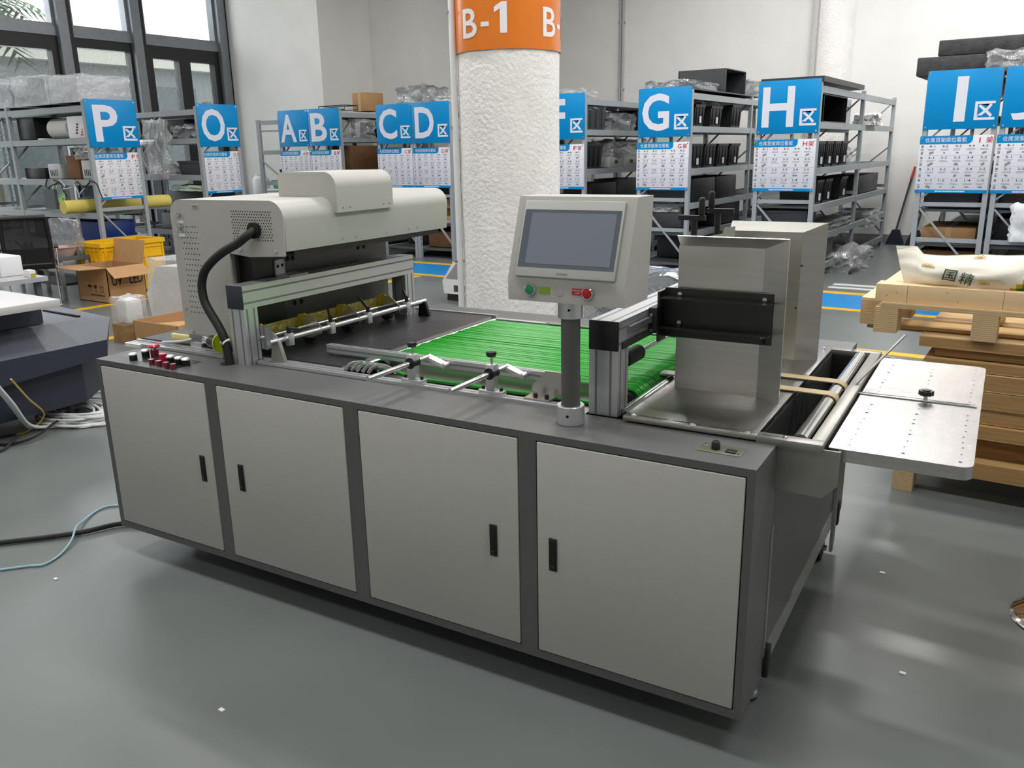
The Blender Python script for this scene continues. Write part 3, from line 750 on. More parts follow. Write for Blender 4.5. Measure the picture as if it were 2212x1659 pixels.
# push-button plate, left
bp = B(); bp.use(mat('dark_plate', (56, 56, 58), .25, metal=.4)).add([(.018, .085, .8403), (.435, .012, .8403), (.438, .155, .8403), (.06, .19, .8403)], [(0, 1, 2, 3)])
plate = bp.build('button_plate', None, MA)
ring_m = mat('bright_ring', (236, 236, 236), .35, metal=.5)
red_b = mat('dark_red_button', (120, 18, 40), .3, coat=.4); red_c = mat('red_button', (196, 22, 60), .3, coat=.4)
for x, y, kind in ((.165, .052, 'k'), (.155, .115, 'k'), (.185, .135, 'm'), (.285, .097, 'r'), (.335, .092, 'k'), (.385, .090, 'k'), (.428, .088, 'k'),
                   (.29, .040, 's'), (.337, .036, 's'), (.385, .033, 's'), (.43, .028, 's')):
    k = B()
    if kind == 'k':
        k.use(blackp).cyl((x, y, ZT), (x, y, .862), .015, 18).use(ring_m).lathe([(.0165, 0), (.0165, .004), (.012, .008), (0, .008)], (x, y, .862), 20)
        k.build('selector_knob', None, plate)
    elif kind == 'm':
        k.use(red_b).cyl((x, y, ZT), (x, y, .868), .016, 18).use(chrome).cyl((x, y, .868), (x, y, .878), .017, 20).use(red_c).lathe([(0, 0), (.022, 0), (.024, .004), (.018, .011), (0, .012)], (x, y, .878), 22)
        k.build('emergency_stop', None, plate)
    elif kind == 'r':
        k.use(red_c).cyl((x, y, ZT), (x, y, .870), .015, 18); k.build('red_button', None, plate)
    else:
        k.use(red_b).cyl((x, y, ZT), (x, y, .861), .0105, 14); k.build('indicator_lamp', None, plate)

# operator panel on its post
px0, px1 = 1.884, 2.234
side = [(.045, 1.206), (.045, 1.268), (.122, 1.484), (.232, 1.484), (.205, 1.206)]
pn = B(); pn.use(ivory).prism(side, 'x', px0, px1); 
po = pn.build('operator_panel', None, MA, 20)
sx = Vector((1, 0, 0)); sv = Vector((0, .077, .216)).normalized(); sn = Vector((0, -.216, .077)).normalized()
o0 = Vector((px0, .045, 1.268))
PM = Matrix(((sx.x, -sn.x, sv.x, o0.x), (sx.y, -sn.y, sv.y, o0.y), (sx.z, -sn.z, sv.z, o0.z), (0, 0, 0, 1)))
hmi = B(); hmi.use(mat('hmi_bezel', (176, 178, 174), .4)).box(.024, -.009, .004, .322, .001, .216, .004, 2, PM)
ho_ = hmi.build('touch_screen', None, po)
scr = B(); scr.use(mat('hmi_glass', (92, 100, 108), .12, spec=.6)).box(.030, -.0096, .030, .316, -.0089, .190, M=PM)
scr.use(mat('hmi_lcd', (118, 126, 136), .15, spec=.6)).box(.052, -.0101, .040, .303, -.0096, .181, M=PM)
scr.build('screen', None, ho_)
lg = B()
for k in range(6): lg.box(.152+k*.0058, -.0095, .012, .1562+k*.0058, -.0089, .0175, M=PM)
lg.build('maker_mark', mat('grey_print', (120, 122, 122), .5), ho_)
def pbtn(x, z, m, name):
    k = B(); k.use(chrome).lathe([(.0165, 0), (.0165, .009), (.0135, .011), (.0125, .010)], (0, 0, 0), 24, Matrix.Translation((x, .045, z)) @ Matrix.Rotation(PI/2, 4, 'X'))
    k.use(m).lathe([(.0125, .008), (.0125, .0115), (0, .0125)], (0, 0, 0), 22, Matrix.Translation((x, .045, z)) @ Matrix.Rotation(PI/2, 4, 'X'))
    return k.build(name, None, po, 50)
lab(pbtn(1.957, 1.239, mat('green_button', (12, 140, 90), .35), 'push_button'), 'green start button')
lab(pbtn(2.130, 1.239, mat('red_stop_button', (176, 12, 22), .35), 'push_button'), 'red stop button')
B().box(1.982, .0440, 1.229, 2.016, .0451, 1.247).build('green_label', mat('green_label', (132, 168, 44), .5), po)
rlb = B(); rlb.use(mat('red_label', (190, 34, 46), .5)).box(2.082, .0440, 1.231, 2.116, .0451, 1.249).use(mat('white_print', (236, 220, 220), .5))
put_text(rlb, 'EMERGENCY', 2.084, 1.242, .029, .004, .0438); put_text(rlb, 'STOP', 2.090, 1.235, .015, .004, .0438)
rlb.build('red_label', None, po)
B().lathe([(.0125, 0), (.0125, .001), (0, .001)], (0, 0, 0), 22, Matrix.Translation((2.045, .0452, 1.238)) @ Matrix.Rotation(PI/2, 4, 'X')).build('blank_plug', ivory, po)
gp = mat('grey_coated_tube', (92, 92, 92), .5, var=.06, bump=.08, bscale=300)
ps = B().cyl((2.036, .130, ZT+.05), (2.036, .130, 1.165), .0275, 28).build('panel_post', gp, MA)
cl = B(); cl.use(alu).lathe([(.0285, 0), (.039, 0), (.0405, .0015), (.0405, .054), (.039, .056), (.0285, .056)], (2.036, .130, ZT), 32).use(gap_m)
for a in (-1.35, -2.75): cl.disc((2.036+.0407*math.cos(a), .13+.0407*math.sin(a), ZT+.03), (math.cos(a), math.sin(a), 0), .0045, 8)
cl.build('post_collar', None, ps)
cl = B(); cl.use(alu).lathe([(.0285, 0), (.0345, 0), (.036, .0015), (.036, .056), (.0285, .056)], (2.036, .130, 1.151), 32).use(gap_m)
for a in (-1.25, -2.95): cl.disc((2.036+.0362*math.cos(a), .13+.0362*math.sin(a), 1.178), (math.cos(a), math.sin(a), 0), .004, 8)
cl.build('post_collar', None, ps)
# ------------------------------------------------------------------ racks, signs and notice boards
ZONE = {'A': 'A', 'B': 'B', 'C': 'C', 'D': 'D', 'F': 'F', 'G': 'G', 'H': 'H', 'I': 'I', 'J': 'J', 'P': 'P', 'O': 'O'}
LV = (2.262, 1.868, 1.352, .922, .545, .16)
sign_blue = mat('sign_blue', (0, 140, 206), .3, spec=.25)
sign_white = mat('sign_white', (228, 228, 240), .4)
paper = mat('board_white', (226, 226, 234), .28)
board_ink = mat('board_ink', (62, 62, 70), .6); board_grey = mat('board_grey', (140, 142, 146), .6)
board_rule = mat('board_rule', (176, 178, 186), .6); red_ink = mat('red_print', (190, 44, 60), .6)
def rack(letter, w, ys, label):
    """rack in own axes: front frame on the plane y=0 facing -Y, bays running back along +Y"""
    t = thing('storage_rack', label, 'rack', (0, 0, 0))
    p = .05
    for y in ys:
        for x in (0, w-p):
            u = B(); u.use(rack_m).box(x, y, 0, x+p, y+.06, 2.30)
            u.use(rackd_m)
            for k in range(28): u.box(x+(p if x == 0 else -.0006), y+.02, .2+k*.074, x+(p+.0006 if x == 0 else 0), y+.04, .225+k*.074)
            u.build('upright', None, t)
        for z in (.985, .60):
            B().box(p, y+.018, z-.045, w-p, y+.045, z).build('cross_tie', rack_m, t)
        for z0, z1, sx in ((.24, .92, -1), (1.62, 2.22, 1), (1.02, 1.55, 1)):
            a, c = ((p, .03, z1), (w-p, .03, z0)) if sx < 0 else ((p, .03, z0), (w-p, .03, z1))
            B().bar((a[0], y+a[1], a[2]), (c[0], y+c[1], c[2]), .018, .034, (0, 1, 0)).build('diagonal_brace', rack_m, t)
    for k in range(len(ys)-1):
        for z in LV:
            for x in (.004, w-.044):
                m_ = B(); m_.use(rack_m).box(x, ys[k]+.06, z-.078, x+.04, ys[k+1], z-.003); m_.build('shelf_beam', None, t)
            if z < 2.2 or letter not in 'H':
                B().box(.044, ys[k]+.06, z-.04, w-.044, ys[k+1], z-.012).build('shelf_deck', rackd_m, t)
    return t
def grid_geo():
    b = B(); rn = random.Random(5)
    W_, H_ = .72, .593
    b.use(board_rule)
    for r in range(1, 4): b.box(.06, -.0012, .035+r*.118, W_-.015, -.0006, .0375+r*.118)
    for r in range(4):
        for c in range(5):
            x = .085+c*.125; z = .035+r*.118
            b.use(board_ink); put_text(b, '%d-%d' % (r+1, c+1), x+.012, z+.085, .058, .024, -.0012, .008)
            b.use(board_grey)
            for q in range(2): b.box(x-.005+rn.uniform(0, .01), -.0012, z+.066-q*.012, x+.075+rn.uniform(-.02, .01), -.0006, z+.070-q*.012)
            w = rn.uniform(.02, .06); hh = rn.uniform(.012, .034); a = rn.uniform(-.5, .5)
            cx, cz = x+.038, z+.028
            pts = [(-w/2, -hh/2), (w/2, -hh/2*rn.uniform(.3, 1)), (w/2*rn.uniform(.5, 1), hh/2), (-w/2*rn.uniform(.4, 1), hh/2*rn.uniform(.5, 1))]
            if rn.random() < .85:
                b.add([(cx+p*math.cos(a)-q*math.sin(a), -.0012, cz+p*math.sin(a)+q*math.cos(a)) for p, q in pts], [(0, 1, 2, 3)])
        b.use(board_ink); 
        for q, ch in enumerate(('第', '一二三四'[r], '层')): put_text(b, ch, .018, .118-q*.036+.0+r*.118, .026, .026 if ch not in '一' else .005, -.0012, .008)
    return b
GRID = None; HEADM = None
def sign(letter, loc, rz, w=.72, where=''):
    global GRID, HEADM
    H_ = .593
    t = thing('zone_sign', 'blue square sign with the white letter %s on its rack end' % letter if not where else where, 'sign', (loc[0], loc[1], 1.742), rz)
    B().box(0, -.008, 0, w, 0, H_, .002).build('sign_panel', sign_blue, t)
    lw = {'I': .105, 'O': .40, 'P': .33, 'A': .39, 'J': .30}.get(letter, .37)
    lx = {'I': .285, 'O': .055, 'J': .08, 'A': .04, 'P': .10}.get(letter, .055)
    l = B(); put_text(l, letter, lx, .075, lw, .45, -.0095, .022 if letter != 'I' else .0); l.build('letter', sign_white, t)
    l = B(); put_text(l, '区', w-.22, .085, .19, .185, -.0095, .026); l.build('zone_character', sign_white, t)
    for x in (.025, w-.025):
        for z in (.025, H_-.025): B().disc((x, -.0098, z), (0, -1, 0), .009, 10).build('screw', chrome, t)
    t2 = thing('notice_board', 'white shelf-location board headed %s, hung under the sign %s' % (letter+'架', letter), 'notice board', (loc[0]-.012, loc[1], 1.085), rz)
    B().box(0, -.006, 0, w, 0, H_, .001).build('board_panel', paper, t2)
    if GRID is None:
        g = grid_geo(); o = g.build('stock_table', None, t2, 0); GRID = o.data
    else:
        o = bpy.data.objects.new('stock_table', GRID); COL.objects.link(o); o.parent = t2
    o.location = (0, -.0055, 0)
    hd = B(); hd.use(sign_blue)
    pts = [(0, H_), (0, H_-.085), (.46, H_-.085)]+[(.46+.045*math.sin(math.radians(a)), H_-.04-.045*math.cos(math.radians(a))) for a in (20, 45, 70, 90)]+[(.505, H_)]
    hd.prism(pts, 'y', -.0072, -.006)
    ft = B(); ft.use(sign_blue).box(0, -.0072, 0, w, -.006, .034).use(sign_white)
    hd.use(sign_white); put_text(hd, '仓库货架库位看板', .05, H_-.068, .40, .052, -.0082, .006)
    for k in range(18): ft.box(.20+k*.016, -.0082, .010, .212+k*.016, -.0072, .024)
    rn_ = B(); rn_.use(red_ink); put_text(rn_, letter, .565, H_-.078, .05 if letter != 'I' else .012, .052, -.0078, .008); put_text(rn_, '架', .63, H_-.08, .058, .058, -.0078, .008); rn_.build('rack_name', None, t2)
    hd.use(chrome)
    for x in (.02, w-.02):
        for z in (.018, H_-.02): hd.disc((x, -.0085, z), (0, -1, 0), .008, 8)
    hd.build('heading', None, t2); ft.build('footer_strip', None, t2)
R90 = PI/2
YR = 8.5
RK = {}
def place_rack(letter, x, w, ys, label):
    t = rack(letter, w, ys, label); t.location = (x, YR, 0); RK[letter] = (x, w)
    return t
two = (0, 2.28, 4.5); one = (0, 2.36)
for letter, x, w, ys in (('A', -8.44, .72, (0, 1.06)), ('B', -7.71, .72, one), ('C', -6.19, .72, two), ('D', -5.46, .72, two), ('F', -3.19, .73, two), ('G', -1.685, .72, two), ('H', -.14, .72, two), ('I', 1.665, .70, two), ('J', 2.39, .72, two)):
    place_rack(letter, x, w, ys, 'grey steel storage rack carrying the sign %s at its end' % letter)
    sign(letter, (x+.003, YR-.001, 0), 0, w-.006)
for letter, y, w in (('P', 4.45, .71), ('O', 6.10, .71)):
    t = rack(letter, w, (0, 1.9, 3.4) if letter == 'P' else (0, 1.9, 3.4), 'grey steel storage rack carrying the sign %s, in front of the windows' % letter)
    t.location = (-7.4, y, 0); t.rotation_euler = (0, 0, R90)
    sign(letter, (-7.399, y+.003, 0), R90, w-.006)

# ------------------------------------------------------------------ goods on the racks
binm = mat('black_bin_plastic', (30, 31, 34), .42, var=.1, vscale=5)
bing = mat('charcoal_bin_plastic', (62, 64, 68), .45, var=.1, vscale=5)
tagm = mat('white_card_tag', (222, 222, 222), .6)
def bin_(x, y, z, w, d, h, face, label, group=None, m=None, tagged=True, name='storage_bin'):
    """open-topped bin with rim and ribs; face = the side with the card"""
    t = thing(name, label, 'bin', (x, y, z), 0, group)
    b = B(); tk = .008; i = .02
    b.box(-w/2+i, -d/2+i, 0, w/2-i, d/2-i, tk)
    for sx in (-1, 1):
        b.add([(sx*(w/2-i), -d/2+i, 0), (sx*(w/2-i), d/2-i, 0), (sx*w/2, d/2, h), (sx*w/2, -d/2, h), (sx*(w/2-i-tk), -d/2+i, 0), (sx*(w/2-i-tk), d/2-i, 0), (sx*(w/2-tk), d/2, h), (sx*(w/2-tk), -d/2, h)], [(0, 1, 2, 3), (7, 6, 5, 4), (3, 2, 6, 7), (0, 3, 7, 4), (1, 5, 6, 2)])
    for sy in (-1, 1):
        b.add([(-w/2+i, sy*(d/2-i), 0), (w/2-i, sy*(d/2-i), 0), (w/2, sy*d/2, h), (-w/2, sy*d/2, h), (-w/2+i, sy*(d/2-i-tk), 0), (w/2-i, sy*(d/2-i-tk), 0), (w/2, sy*(d/2-tk), h), (-w/2, sy*(d/2-tk), h)], [(0, 1, 2, 3), (7, 6, 5, 4), (3, 2, 6, 7), (0, 3, 7, 4), (1, 5, 6, 2)])
    for s in (-1, 1):
        b.box(-w/2-.008, s*d/2-.008, h-.03, w/2+.008, s*d/2+.008, h)
        b.box(s*w/2-.008, -d/2-.008, h-.03, s*w/2+.008, d/2+.008, h)
        for q in (-.3, 0, .3): b.box(s*(w/2-.006)-.008, q*d-.006, .02, s*(w/2-.006)+.008, q*d+.006, h-.03)
    b.build('body', m or binm, t)
    if tagged:
        g = B()
        if face == '+x': g.box(w/2-.002, -.022, .04, w/2+.012, .022, .12)
        else: g.box(-.022, -d/2-.012, .04, .022, -d/2+.002, .12)
        g.build('card_tag', tagm, t)
    return t
def box_(x0, y0, z0, x1, y1, z1, m, name, label, cat, group=None, open_side=None, tape=False):
    t = thing(name, label, cat, ((x0+x1)/2, (y0+y1)/2, z0), 0, group)
    w, d, h = x1-x0, y1-y0, z1-z0
    b = B(); tk = .012
    if open_side == '+x':
        b.box(-w/2, -d/2, 0, w/2, d/2, tk).box(-w/2, -d/2, h-tk, w/2, d/2, h).box(-w/2, -d/2, tk, -w/2+tk, d/2, h-tk).box(-w/2, -d/2, tk, w/2, -d/2+tk, h-tk).box(-w/2, d/2-tk, tk, w/2, d/2, h-tk)
    else: b.box(-w/2, -d/2, 0, w/2, d/2, h, min(.008, h/6))
    b.build('body', m, t)
    if tape:
        tb_ = B().box(-.03, -d/2-.001, h*.0, .03, d/2+.001, h+.0015); tb_.build('tape', mat('packing_tape', (190, 160, 120), .3), t)
    return t
def bag(x0, y0, z0, x1, y1, z1, label, m=None, seed=1, amp=.05, name='plastic_bag', cat='bag', n=6):
    o = B().crumple(x0, y0, z0, x1, y1, z1, n, amp, seed).build(name, m or wrap_m, None, 50)
    return tag(o, label, cat)
# G: visible long side at x = -.965
gx = -.965-.25
for k, (y, w) in enumerate(((8.86, .34), (9.45, .42), (10.25, .40))):
    bin_(gx, y, 1.868, .44, w, .26 if k < 2 else .30, '+x', ['black bin with a card on the upper shelf of rack G, next to its sign', 'low wide black bin on the upper shelf of rack G, in the middle', 'tall dark bin on the upper shelf of rack G, farthest from the sign'][k], tagged=k < 2)
bag(-1.35, 9.0, 2.13, -1.05, 9.9, 2.20, 'clear film over the bins on the upper shelf of rack G', seed=4, amp=.05)
for k, y in enumerate((8.82, 9.28, 9.76, 10.24)):
    bin_(gx, y, 1.352, .44, .40, .30, '+x', 'black bin with a white card in the row on the middle shelf of rack G', 'bins on the middle shelf of rack G')
for k, y in enumerate((9.1, 9.95)):
    box_(-1.45, y-.38, .922, -.985, y+.38, 1.22, binm, 'flat_box', ['black box on the lower shelf of rack G, nearer the sign', 'black box on the lower shelf of rack G, farther from the sign'][k], 'box')
box_(-1.62, 8.62, .60, -1.1, 9.1, .80, bing, 'folded_crate', 'grey crate on the low shelf behind the cross ties of rack G', 'crate')
bag(-1.60, 8.60, .80, -1.12, 9.05, .96, 'grey bundle in film on top of the crate in rack G', wrap_g, 9, .05, 'wrapped_bundle', 'bundle')
bin_(-1.325, 8.82, .922, .56, .40, .28, '-y', 'charcoal ribbed bin at the end of rack G, under its location board', m=bing, tagged=False)
# H
hx = .575-.25
box_(.03, 8.75, 1.868, .555, 9.9, 2.18, blackp, 'cabinet_box', 'big black open box on the upper shelf of rack H', 'box', open_side='+x')
for k, y in enumerate((8.85, 9.24, 9.63, 10.02)):
    bin_(hx, y, 1.352, .44, .34, .30, '+x', 'black bin with a white card in the row on the middle shelf of rack H', 'bins on the middle shelf of rack H')
bag(.28, 10.2, 1.352, .55, 10.62, 1.56, 'crumpled clear bag at the end of the bin row on rack H', seed=6, amp=.06)
for k, y in enumerate((8.9, 9.32, 10.15)):
    bin_(hx, y, .922, .44, .36, .28, '+x', 'black bin with a white card on the lower shelf of rack H', 'bins on the lower shelf of rack H')
box_(.06, 11.1, .922, .52, 12.5, 1.18, binm, 'flat_box', 'long black box on the lower shelf of rack H, rear bay', 'box')
bin_(.22, 8.82, .922-.35, .56, .40, .28, '-y', 'charcoal ribbed bin at the end of rack H, under its location board', m=bing, tagged=False)
bag(.1, 9.0, .545, .56, 10.6, .66, 'flat clear film pack on the low shelf of rack H', wrap_g, 12, .04, 'film_pack', 'film pack')
bag(.22, 11.6, .42, .62, 12.5, .62, 'clear film hanging out of the low rear shelf of rack H', seed=3, amp=.09)
bag(.35, 9.6, 0, .85, 10.5, .22, 'heap of clear wrapping film on the floor beside rack H', seed=8, amp=.14, name='wrapping_film', cat='film', n=8)
bag(.30, 10.9, .0, .72, 11.5, .14, 'small heap of clear film at the middle foot of rack H', seed=18, amp=.1, name='wrapping_film', cat='film', n=7)
cl_ = B().crumple(.42, 11.0, 1.86, .66, 11.55, 2.0, 6, .07, 21).build('white_cloth', mat('white_cloth', (220, 220, 216), .8), None, 60)
tag(cl_, 'white cloth lying over the upper shelf edge of rack H', 'cloth')
o = B().box(-.12, 8.5, 2.30, .60, 10.6, 2.36).build('metal_sheet', mat('dark_panel', (52, 52, 56), .45)); tag(o, 'flat dark panel lying on top of rack H', 'panel')
# F: visible long side at x = -2.46
bin_(-2.72, 8.9, 1.868, .44, .56, .30, '+x', 'charcoal bin filled with film on the upper shelf of rack F', m=bing, tagged=False)
bag(-2.95, 8.68, 2.12, -2.5, 9.15, 2.21, 'clear film on the bin on the upper shelf of rack F', seed=2, amp=.04)
bag(-2.85, 9.3, 1.868, -2.5, 10.1, 2.10, 'grey film bundle beside the bin on the upper shelf of rack F', wrap_g, 5, .1, 'film_bundle', 'bundle')
box_(-2.95, 10.2, 1.868, -2.50, 10.74, 2.16, binm, 'flat_box', 'black box farther back on the upper shelf of rack F', 'box')
bin_(-2.72, 8.85, 1.352, .44, .46, .32, '+x', 'black bin on the middle shelf of rack F, next to the sign', tagged=False)
for k, y in enumerate((9.5, 10.0)):
    o = box_(-2.92, y-.22, 1.352, -2.49, y+.2, 1.50, mat('grey_carton', (178, 178, 176), .6, var=.06), 'carton', ['grey white carton on the middle shelf of rack F, nearer the sign', 'grey white carton on the middle shelf of rack F, the farther one'][k], 'box')
    p_ = B().box(.2155, -.05, .05, .2165, .05, .10); p_.build('print', board_ink, o)
bag(-2.95, 9.4, 1.50, -2.5, 10.5, 1.72, 'clear bag over the cartons on the middle shelf of rack F', wrap_g, 15, .1)
box_(-2.95, 8.75, .922, -2.49, 9.5, 1.15, binm, 'flat_box', 'black box on the lower shelf of rack F, next to the sign', 'box')
box_(-2.92, 9.6, .922, -2.49, 10.3, 1.18, bing, 'carton', 'charcoal carton on the lower shelf of rack F', 'box')
# things on top of F, G
box_(-1.66, 9.7, 2.30, -.98, 10.5, 2.62, mat('dark_grey_sheet', (66, 69, 72), .5, var=.05), 'cabinet_box', 'big dark grey open box on top of rack G', 'box', open_side='+x')
o = B().box(-1.7, 8.55, 2.30, -.97, 11.2, 2.315).build('metal_sheet', rackd_m); tag(o, 'grey sheet lying on top of rack G under the dark box', 'panel')
bag(-1.55, 10.6, 2.315, -1.0, 11.5, 2.52, 'grey metal covers in clear film on top of rack G', wrap_g, 31, .09, 'wrapped_bundle', 'bundle')
bag(-1.65, 8.6, 2.315, -1.05, 9.6, 2.42, 'folded grey film on top of rack G, right above the sign', wrap_g, 33, .05, 'wrapped_bundle', 'bundle')
box_(-.95+.0, 11.6, 2.30, -.98+.25, 12.3, 2.5, card, 'carton', 'cardboard box at the rear of rack G top', 'box') if False else None
bag(-3.1, 8.56, 2.30, -2.55, 9.0, 2.39, 'torn clear film on top of rack F', seed=35, amp=.05, name='film_scrap', cat='film')
# C, D tops
bag(-5.95, 8.75, 2.30, -5.45, 9.4, 2.60, 'dark parts in a clear bag on top of racks C and D', wrap_g, 41, .08)
box_(-5.05, 9.0, 2.30, -4.78, 10.2, 2.58, mat('dark_grey_sheet', (66, 69, 72), .5), 'cabinet_box', 'dark grey box on top of rack D beside the column', 'box', open_side='+x')
cl_ = B().crumple(-5.08, 8.6, 2.30, -4.78, 8.95, 2.40, 5, .05, 43).build('white_cloth', mat('white_cloth', (220, 220, 216), .8), None, 60)
tag(cl_, 'white cloth on top of rack D beside the column', 'cloth')
# B: visible long side at x = -6.99
box_(-7.35, 9.2, 2.30, -7.02, 9.62, 2.60, card, 'carton', 'cardboard box standing on top of rack B', 'box', tape=True)
wf = B()
for y in (8.7, 9.0):
    wf.tube([(-7.65, y, 2.315), (-7.05, y, 2.315), (-7.05, y, 2.38), (-7.65, y, 2.38), (-7.65, y, 2.315)], .008, 6)
for x in (-7.65, -7.05): wf.tube([(x, 8.7, 2.38), (x, 9.0, 2.38)], .008, 6)
tag(wf.build('wire_frame', mat('dark_wire', (60, 60, 62), .4)), 'dark wire frame lying on top of rack B', 'frame')
bag(-7.35, 8.8, 1.868, -7.0, 9.35, 2.16, 'clear bag hanging from the upper shelf of rack B', seed=45, amp=.09)
box_(-7.45, 9.45, 1.868, -7.02, 10.5, 2.14, binm, 'flat_box', 'black box on the upper shelf of rack B', 'box')
box_(-7.45, 8.75, 1.352, -7.02, 9.55, 1.74, card_d, 'carton', 'brown carton on the middle shelf of rack B, next to the sign', 'box')
box_(-7.45, 9.65, 1.352, -7.02, 10.4, 1.70, mat('black_carton', (44, 38, 36), .7), 'carton', 'dark carton on the middle shelf of rack B, farther back', 'box')
# C/D low level, seen under the hood
for k, x in enumerate((-6.12, -5.80)):
    box_(x, 8.65, .547, x+.30, 9.1, .84, mat('brown_carton', (128, 88, 58), .8, var=.08), 'carton', ['brown carton on the low shelf of rack C, the left one', 'brown carton on the low shelf of rack C, the right one'][k], 'box')
cr_ = thing('wooden_crate', 'light wooden crate on the low shelf of rack D, seen beside the hood', 'crate', (-5.08, 8.95, .545))
cw = mat('crate_wood', (206, 168, 122), .7, var=.1, vscale=5, stretch=(1, 8, 8))
for z in (0, .22): B().box(-.31, -.25, z, .31, -.22, z+.10).build('plank', cw, cr_)
for x in (-.31, .25): B().box(x, -.24, 0, x+.06, -.18, .32).build('post', cw, cr_)
B().box(-.3, -.2, .0, .3, .2, .28).build('inner_box', card_d, cr_)
box_(-5.4, 8.7, .16, -4.8, 9.4, .40, card_d, 'carton', 'brown carton at the bottom of rack D', 'box')
# black boxes deep in C, D, I, J
box_(-6.1, 8.7, .922, -5.5, 9.6, 1.2, binm, 'flat_box', 'black box behind the location board of rack C', 'box')
box_(-5.40, 8.7, .922, -4.8, 9.6, 1.2, binm, 'flat_box', 'black box behind the location board of rack D', 'box')
for l, x in (('I', 1.72), ('J', 2.45)):
    bin_(x+.29, 8.85, .922-.0, .56, .46, .30, '-y', 'charcoal ribbed bin in rack %s, under its location board' % l, m=bing, tagged=False)
box_(1.74, 8.7, .545, 2.28, 9.6, .70, card, 'carton', 'flat cardboard box in film on the low shelf of rack I', 'box', tape=True)
box_(1.74, 8.7, .16, 2.28, 9.5, .45, card_d, 'carton', 'brown carton at the bottom of rack I', 'box')
box_(2.46, 8.7, .545, 3.0, 9.5, .82, binm, 'flat_box', 'black box on the low shelf of rack J', 'box')
tag(B().crumple(2.62, 8.40, .60, 2.98, 8.49, .98, 6, .05, 51).build('white_sack', white_p, None, 60), 'white sack hanging at the front of rack J', 'sack')
# foam-wrapped lengths across the tops of I and J
fo = mat('black_foam_wrap', (58, 58, 60), .55, var=.35, vscale=12, bump=.3, bscale=40)
t = thing('foam_length', 'long black foam-wrapped length on racks I and J, the upper one', 'foam length', (1.70, 8.75, 2.50)); B().box(0, 0, 0, 1.9, .5, .16, .012).build('wrap', fo, t)
t = thing('foam_length', 'long black foam-wrapped length on racks I and J, the lower one', 'foam length', (1.52, 8.65, 2.30)); B().box(0, 0, 0, 1.2, .7, .19, .012).build('wrap', fo, t)
bag(2.2, 8.55, 2.30, 2.7, 8.66, 2.50, 'shiny film wrapped round the lower foam length on racks I and J', seed=53, amp=.05, name='film_wrap', cat='film')
# P rack goods: visible long side at y = 4.45, x from -7.4 back
wb2 = thing('wrapped_box', 'pale grey box in shrink wrap on top of rack P, next to its sign', 'box', (-7.8, 4.78, 2.30))
B().box(-.34, -.33, 0, .34, .33, .30, .01).build('body', mat('pale_grey_carton', (196, 200, 206), .5), wb2)
B().crumple(-.36, -.36, 0, .37, .36, .33, 6, .03, 61).build('shrink_wrap', wrap_m, wb2, 60)
wb3 = thing('wrapped_box', 'bulky grey parts in shrink wrap on top of rack P, middle bay', 'box', (-8.6, 4.80, 2.30))
B().prism([(-.36, 0), (.36, 0), (.22, .34), (-.1, .36)], 'y', -.3, .3).build('body', mat('mid_grey_part', (140, 145, 150), .5), wb3)
B().crumple(-.44, -.36, 0, .44, .34, .37, 6, .05, 62).build('shrink_wrap', wrap_m, wb3, 60)
wb4 = thing('wrapped_box', 'bulky grey parts in shrink wrap on top of rack P, far bay', 'box', (-9.55, 4.80, 2.30))
B().prism([(-.4, 0), (.4, 0), (.3, .30), (-.3, .38)], 'y', -.3, .3).build('body', mat('mid_grey_part', (140, 145, 150), .5), wb4)
B().crumple(-.46, -.36, 0, .46, .34, .40, 6, .06, 63).build('shrink_wrap', wrap_m, wb4, 60)
fr_ = thing('foam_roll', 'white foam roll on the upper shelf of rack P', 'roll', (-8.22, 4.68, 1.868))
B().cyl((-.30, 0, .135), (.16, 0, .135), .135, 28).build('roll', mat('white_foam', (226, 226, 224), .8), fr_)
cb_ = thing('carton', 'white carton with purple print on the upper shelf of rack P', 'box', (-7.72, 4.70, 1.868))
B().box(-.20, -.2, 0, .20, .2, .27, .004).build('body', white_p, cb_)
pb_ = B(); pb_.use(mat('purple_print', (96, 40, 110), .6))
for k in range(4): pb_.box(-.03+k*.012, -.2012, .05+k*.035, .02+k*.012, -.2, .075+k*.035)
pb_.use(red_ink)
for k in range(3): pb_.box(.08+k*.02, -.2012, .03+k*.03, .14, -.2, .05+k*.03)
pb_.build('print', None, cb_)
box_(-9.22, 4.52, 1.868, -8.78, 5.0, 2.16, blackp, 'cabinet_box', 'black box on the upper shelf of rack P', 'box')
o = B().box(-8.70, 4.5, 1.868, -8.55, 4.9, 1.885).build('white_sheet', white_p); tag(o, 'small white sheet lying on the upper shelf of rack P', 'sheet')
box_(-9.22, 4.52, 1.352, -8.70, 5.0, 1.50, blackp, 'flat_box', 'flat black box on the middle shelf of rack P', 'box')
mm = mat('pale_metal_box', (190, 192, 192), .45, metal=.2)
for k, (x, m_) in enumerate(((-8.45, mm), (-7.98, card_d), (-7.62, mm))):
    o = box_(x-.15, 4.52, 1.352, x+.15, 4.9, 1.352+(.20, .30, .24)[k], m_, 'control_box', ['pale metal control box on the middle shelf of rack P, beside the palm', 'brown carton between two metal boxes on the middle shelf of rack P', 'pale metal box with a grille next to the P location board'][k], 'box')
    if k != 1:
        g_ = B()
        for q in range(5): g_.box(-.10+q*.04, -.1915, .04, -.085+q*.04, -.19, .12)
        g_.build('grille', gap_m, o)
bag(-7.85, 4.5, 1.60, -7.5, 4.9, 1.82, 'bundle of wires in clear film above the metal box on rack P', seed=65, amp=.09)
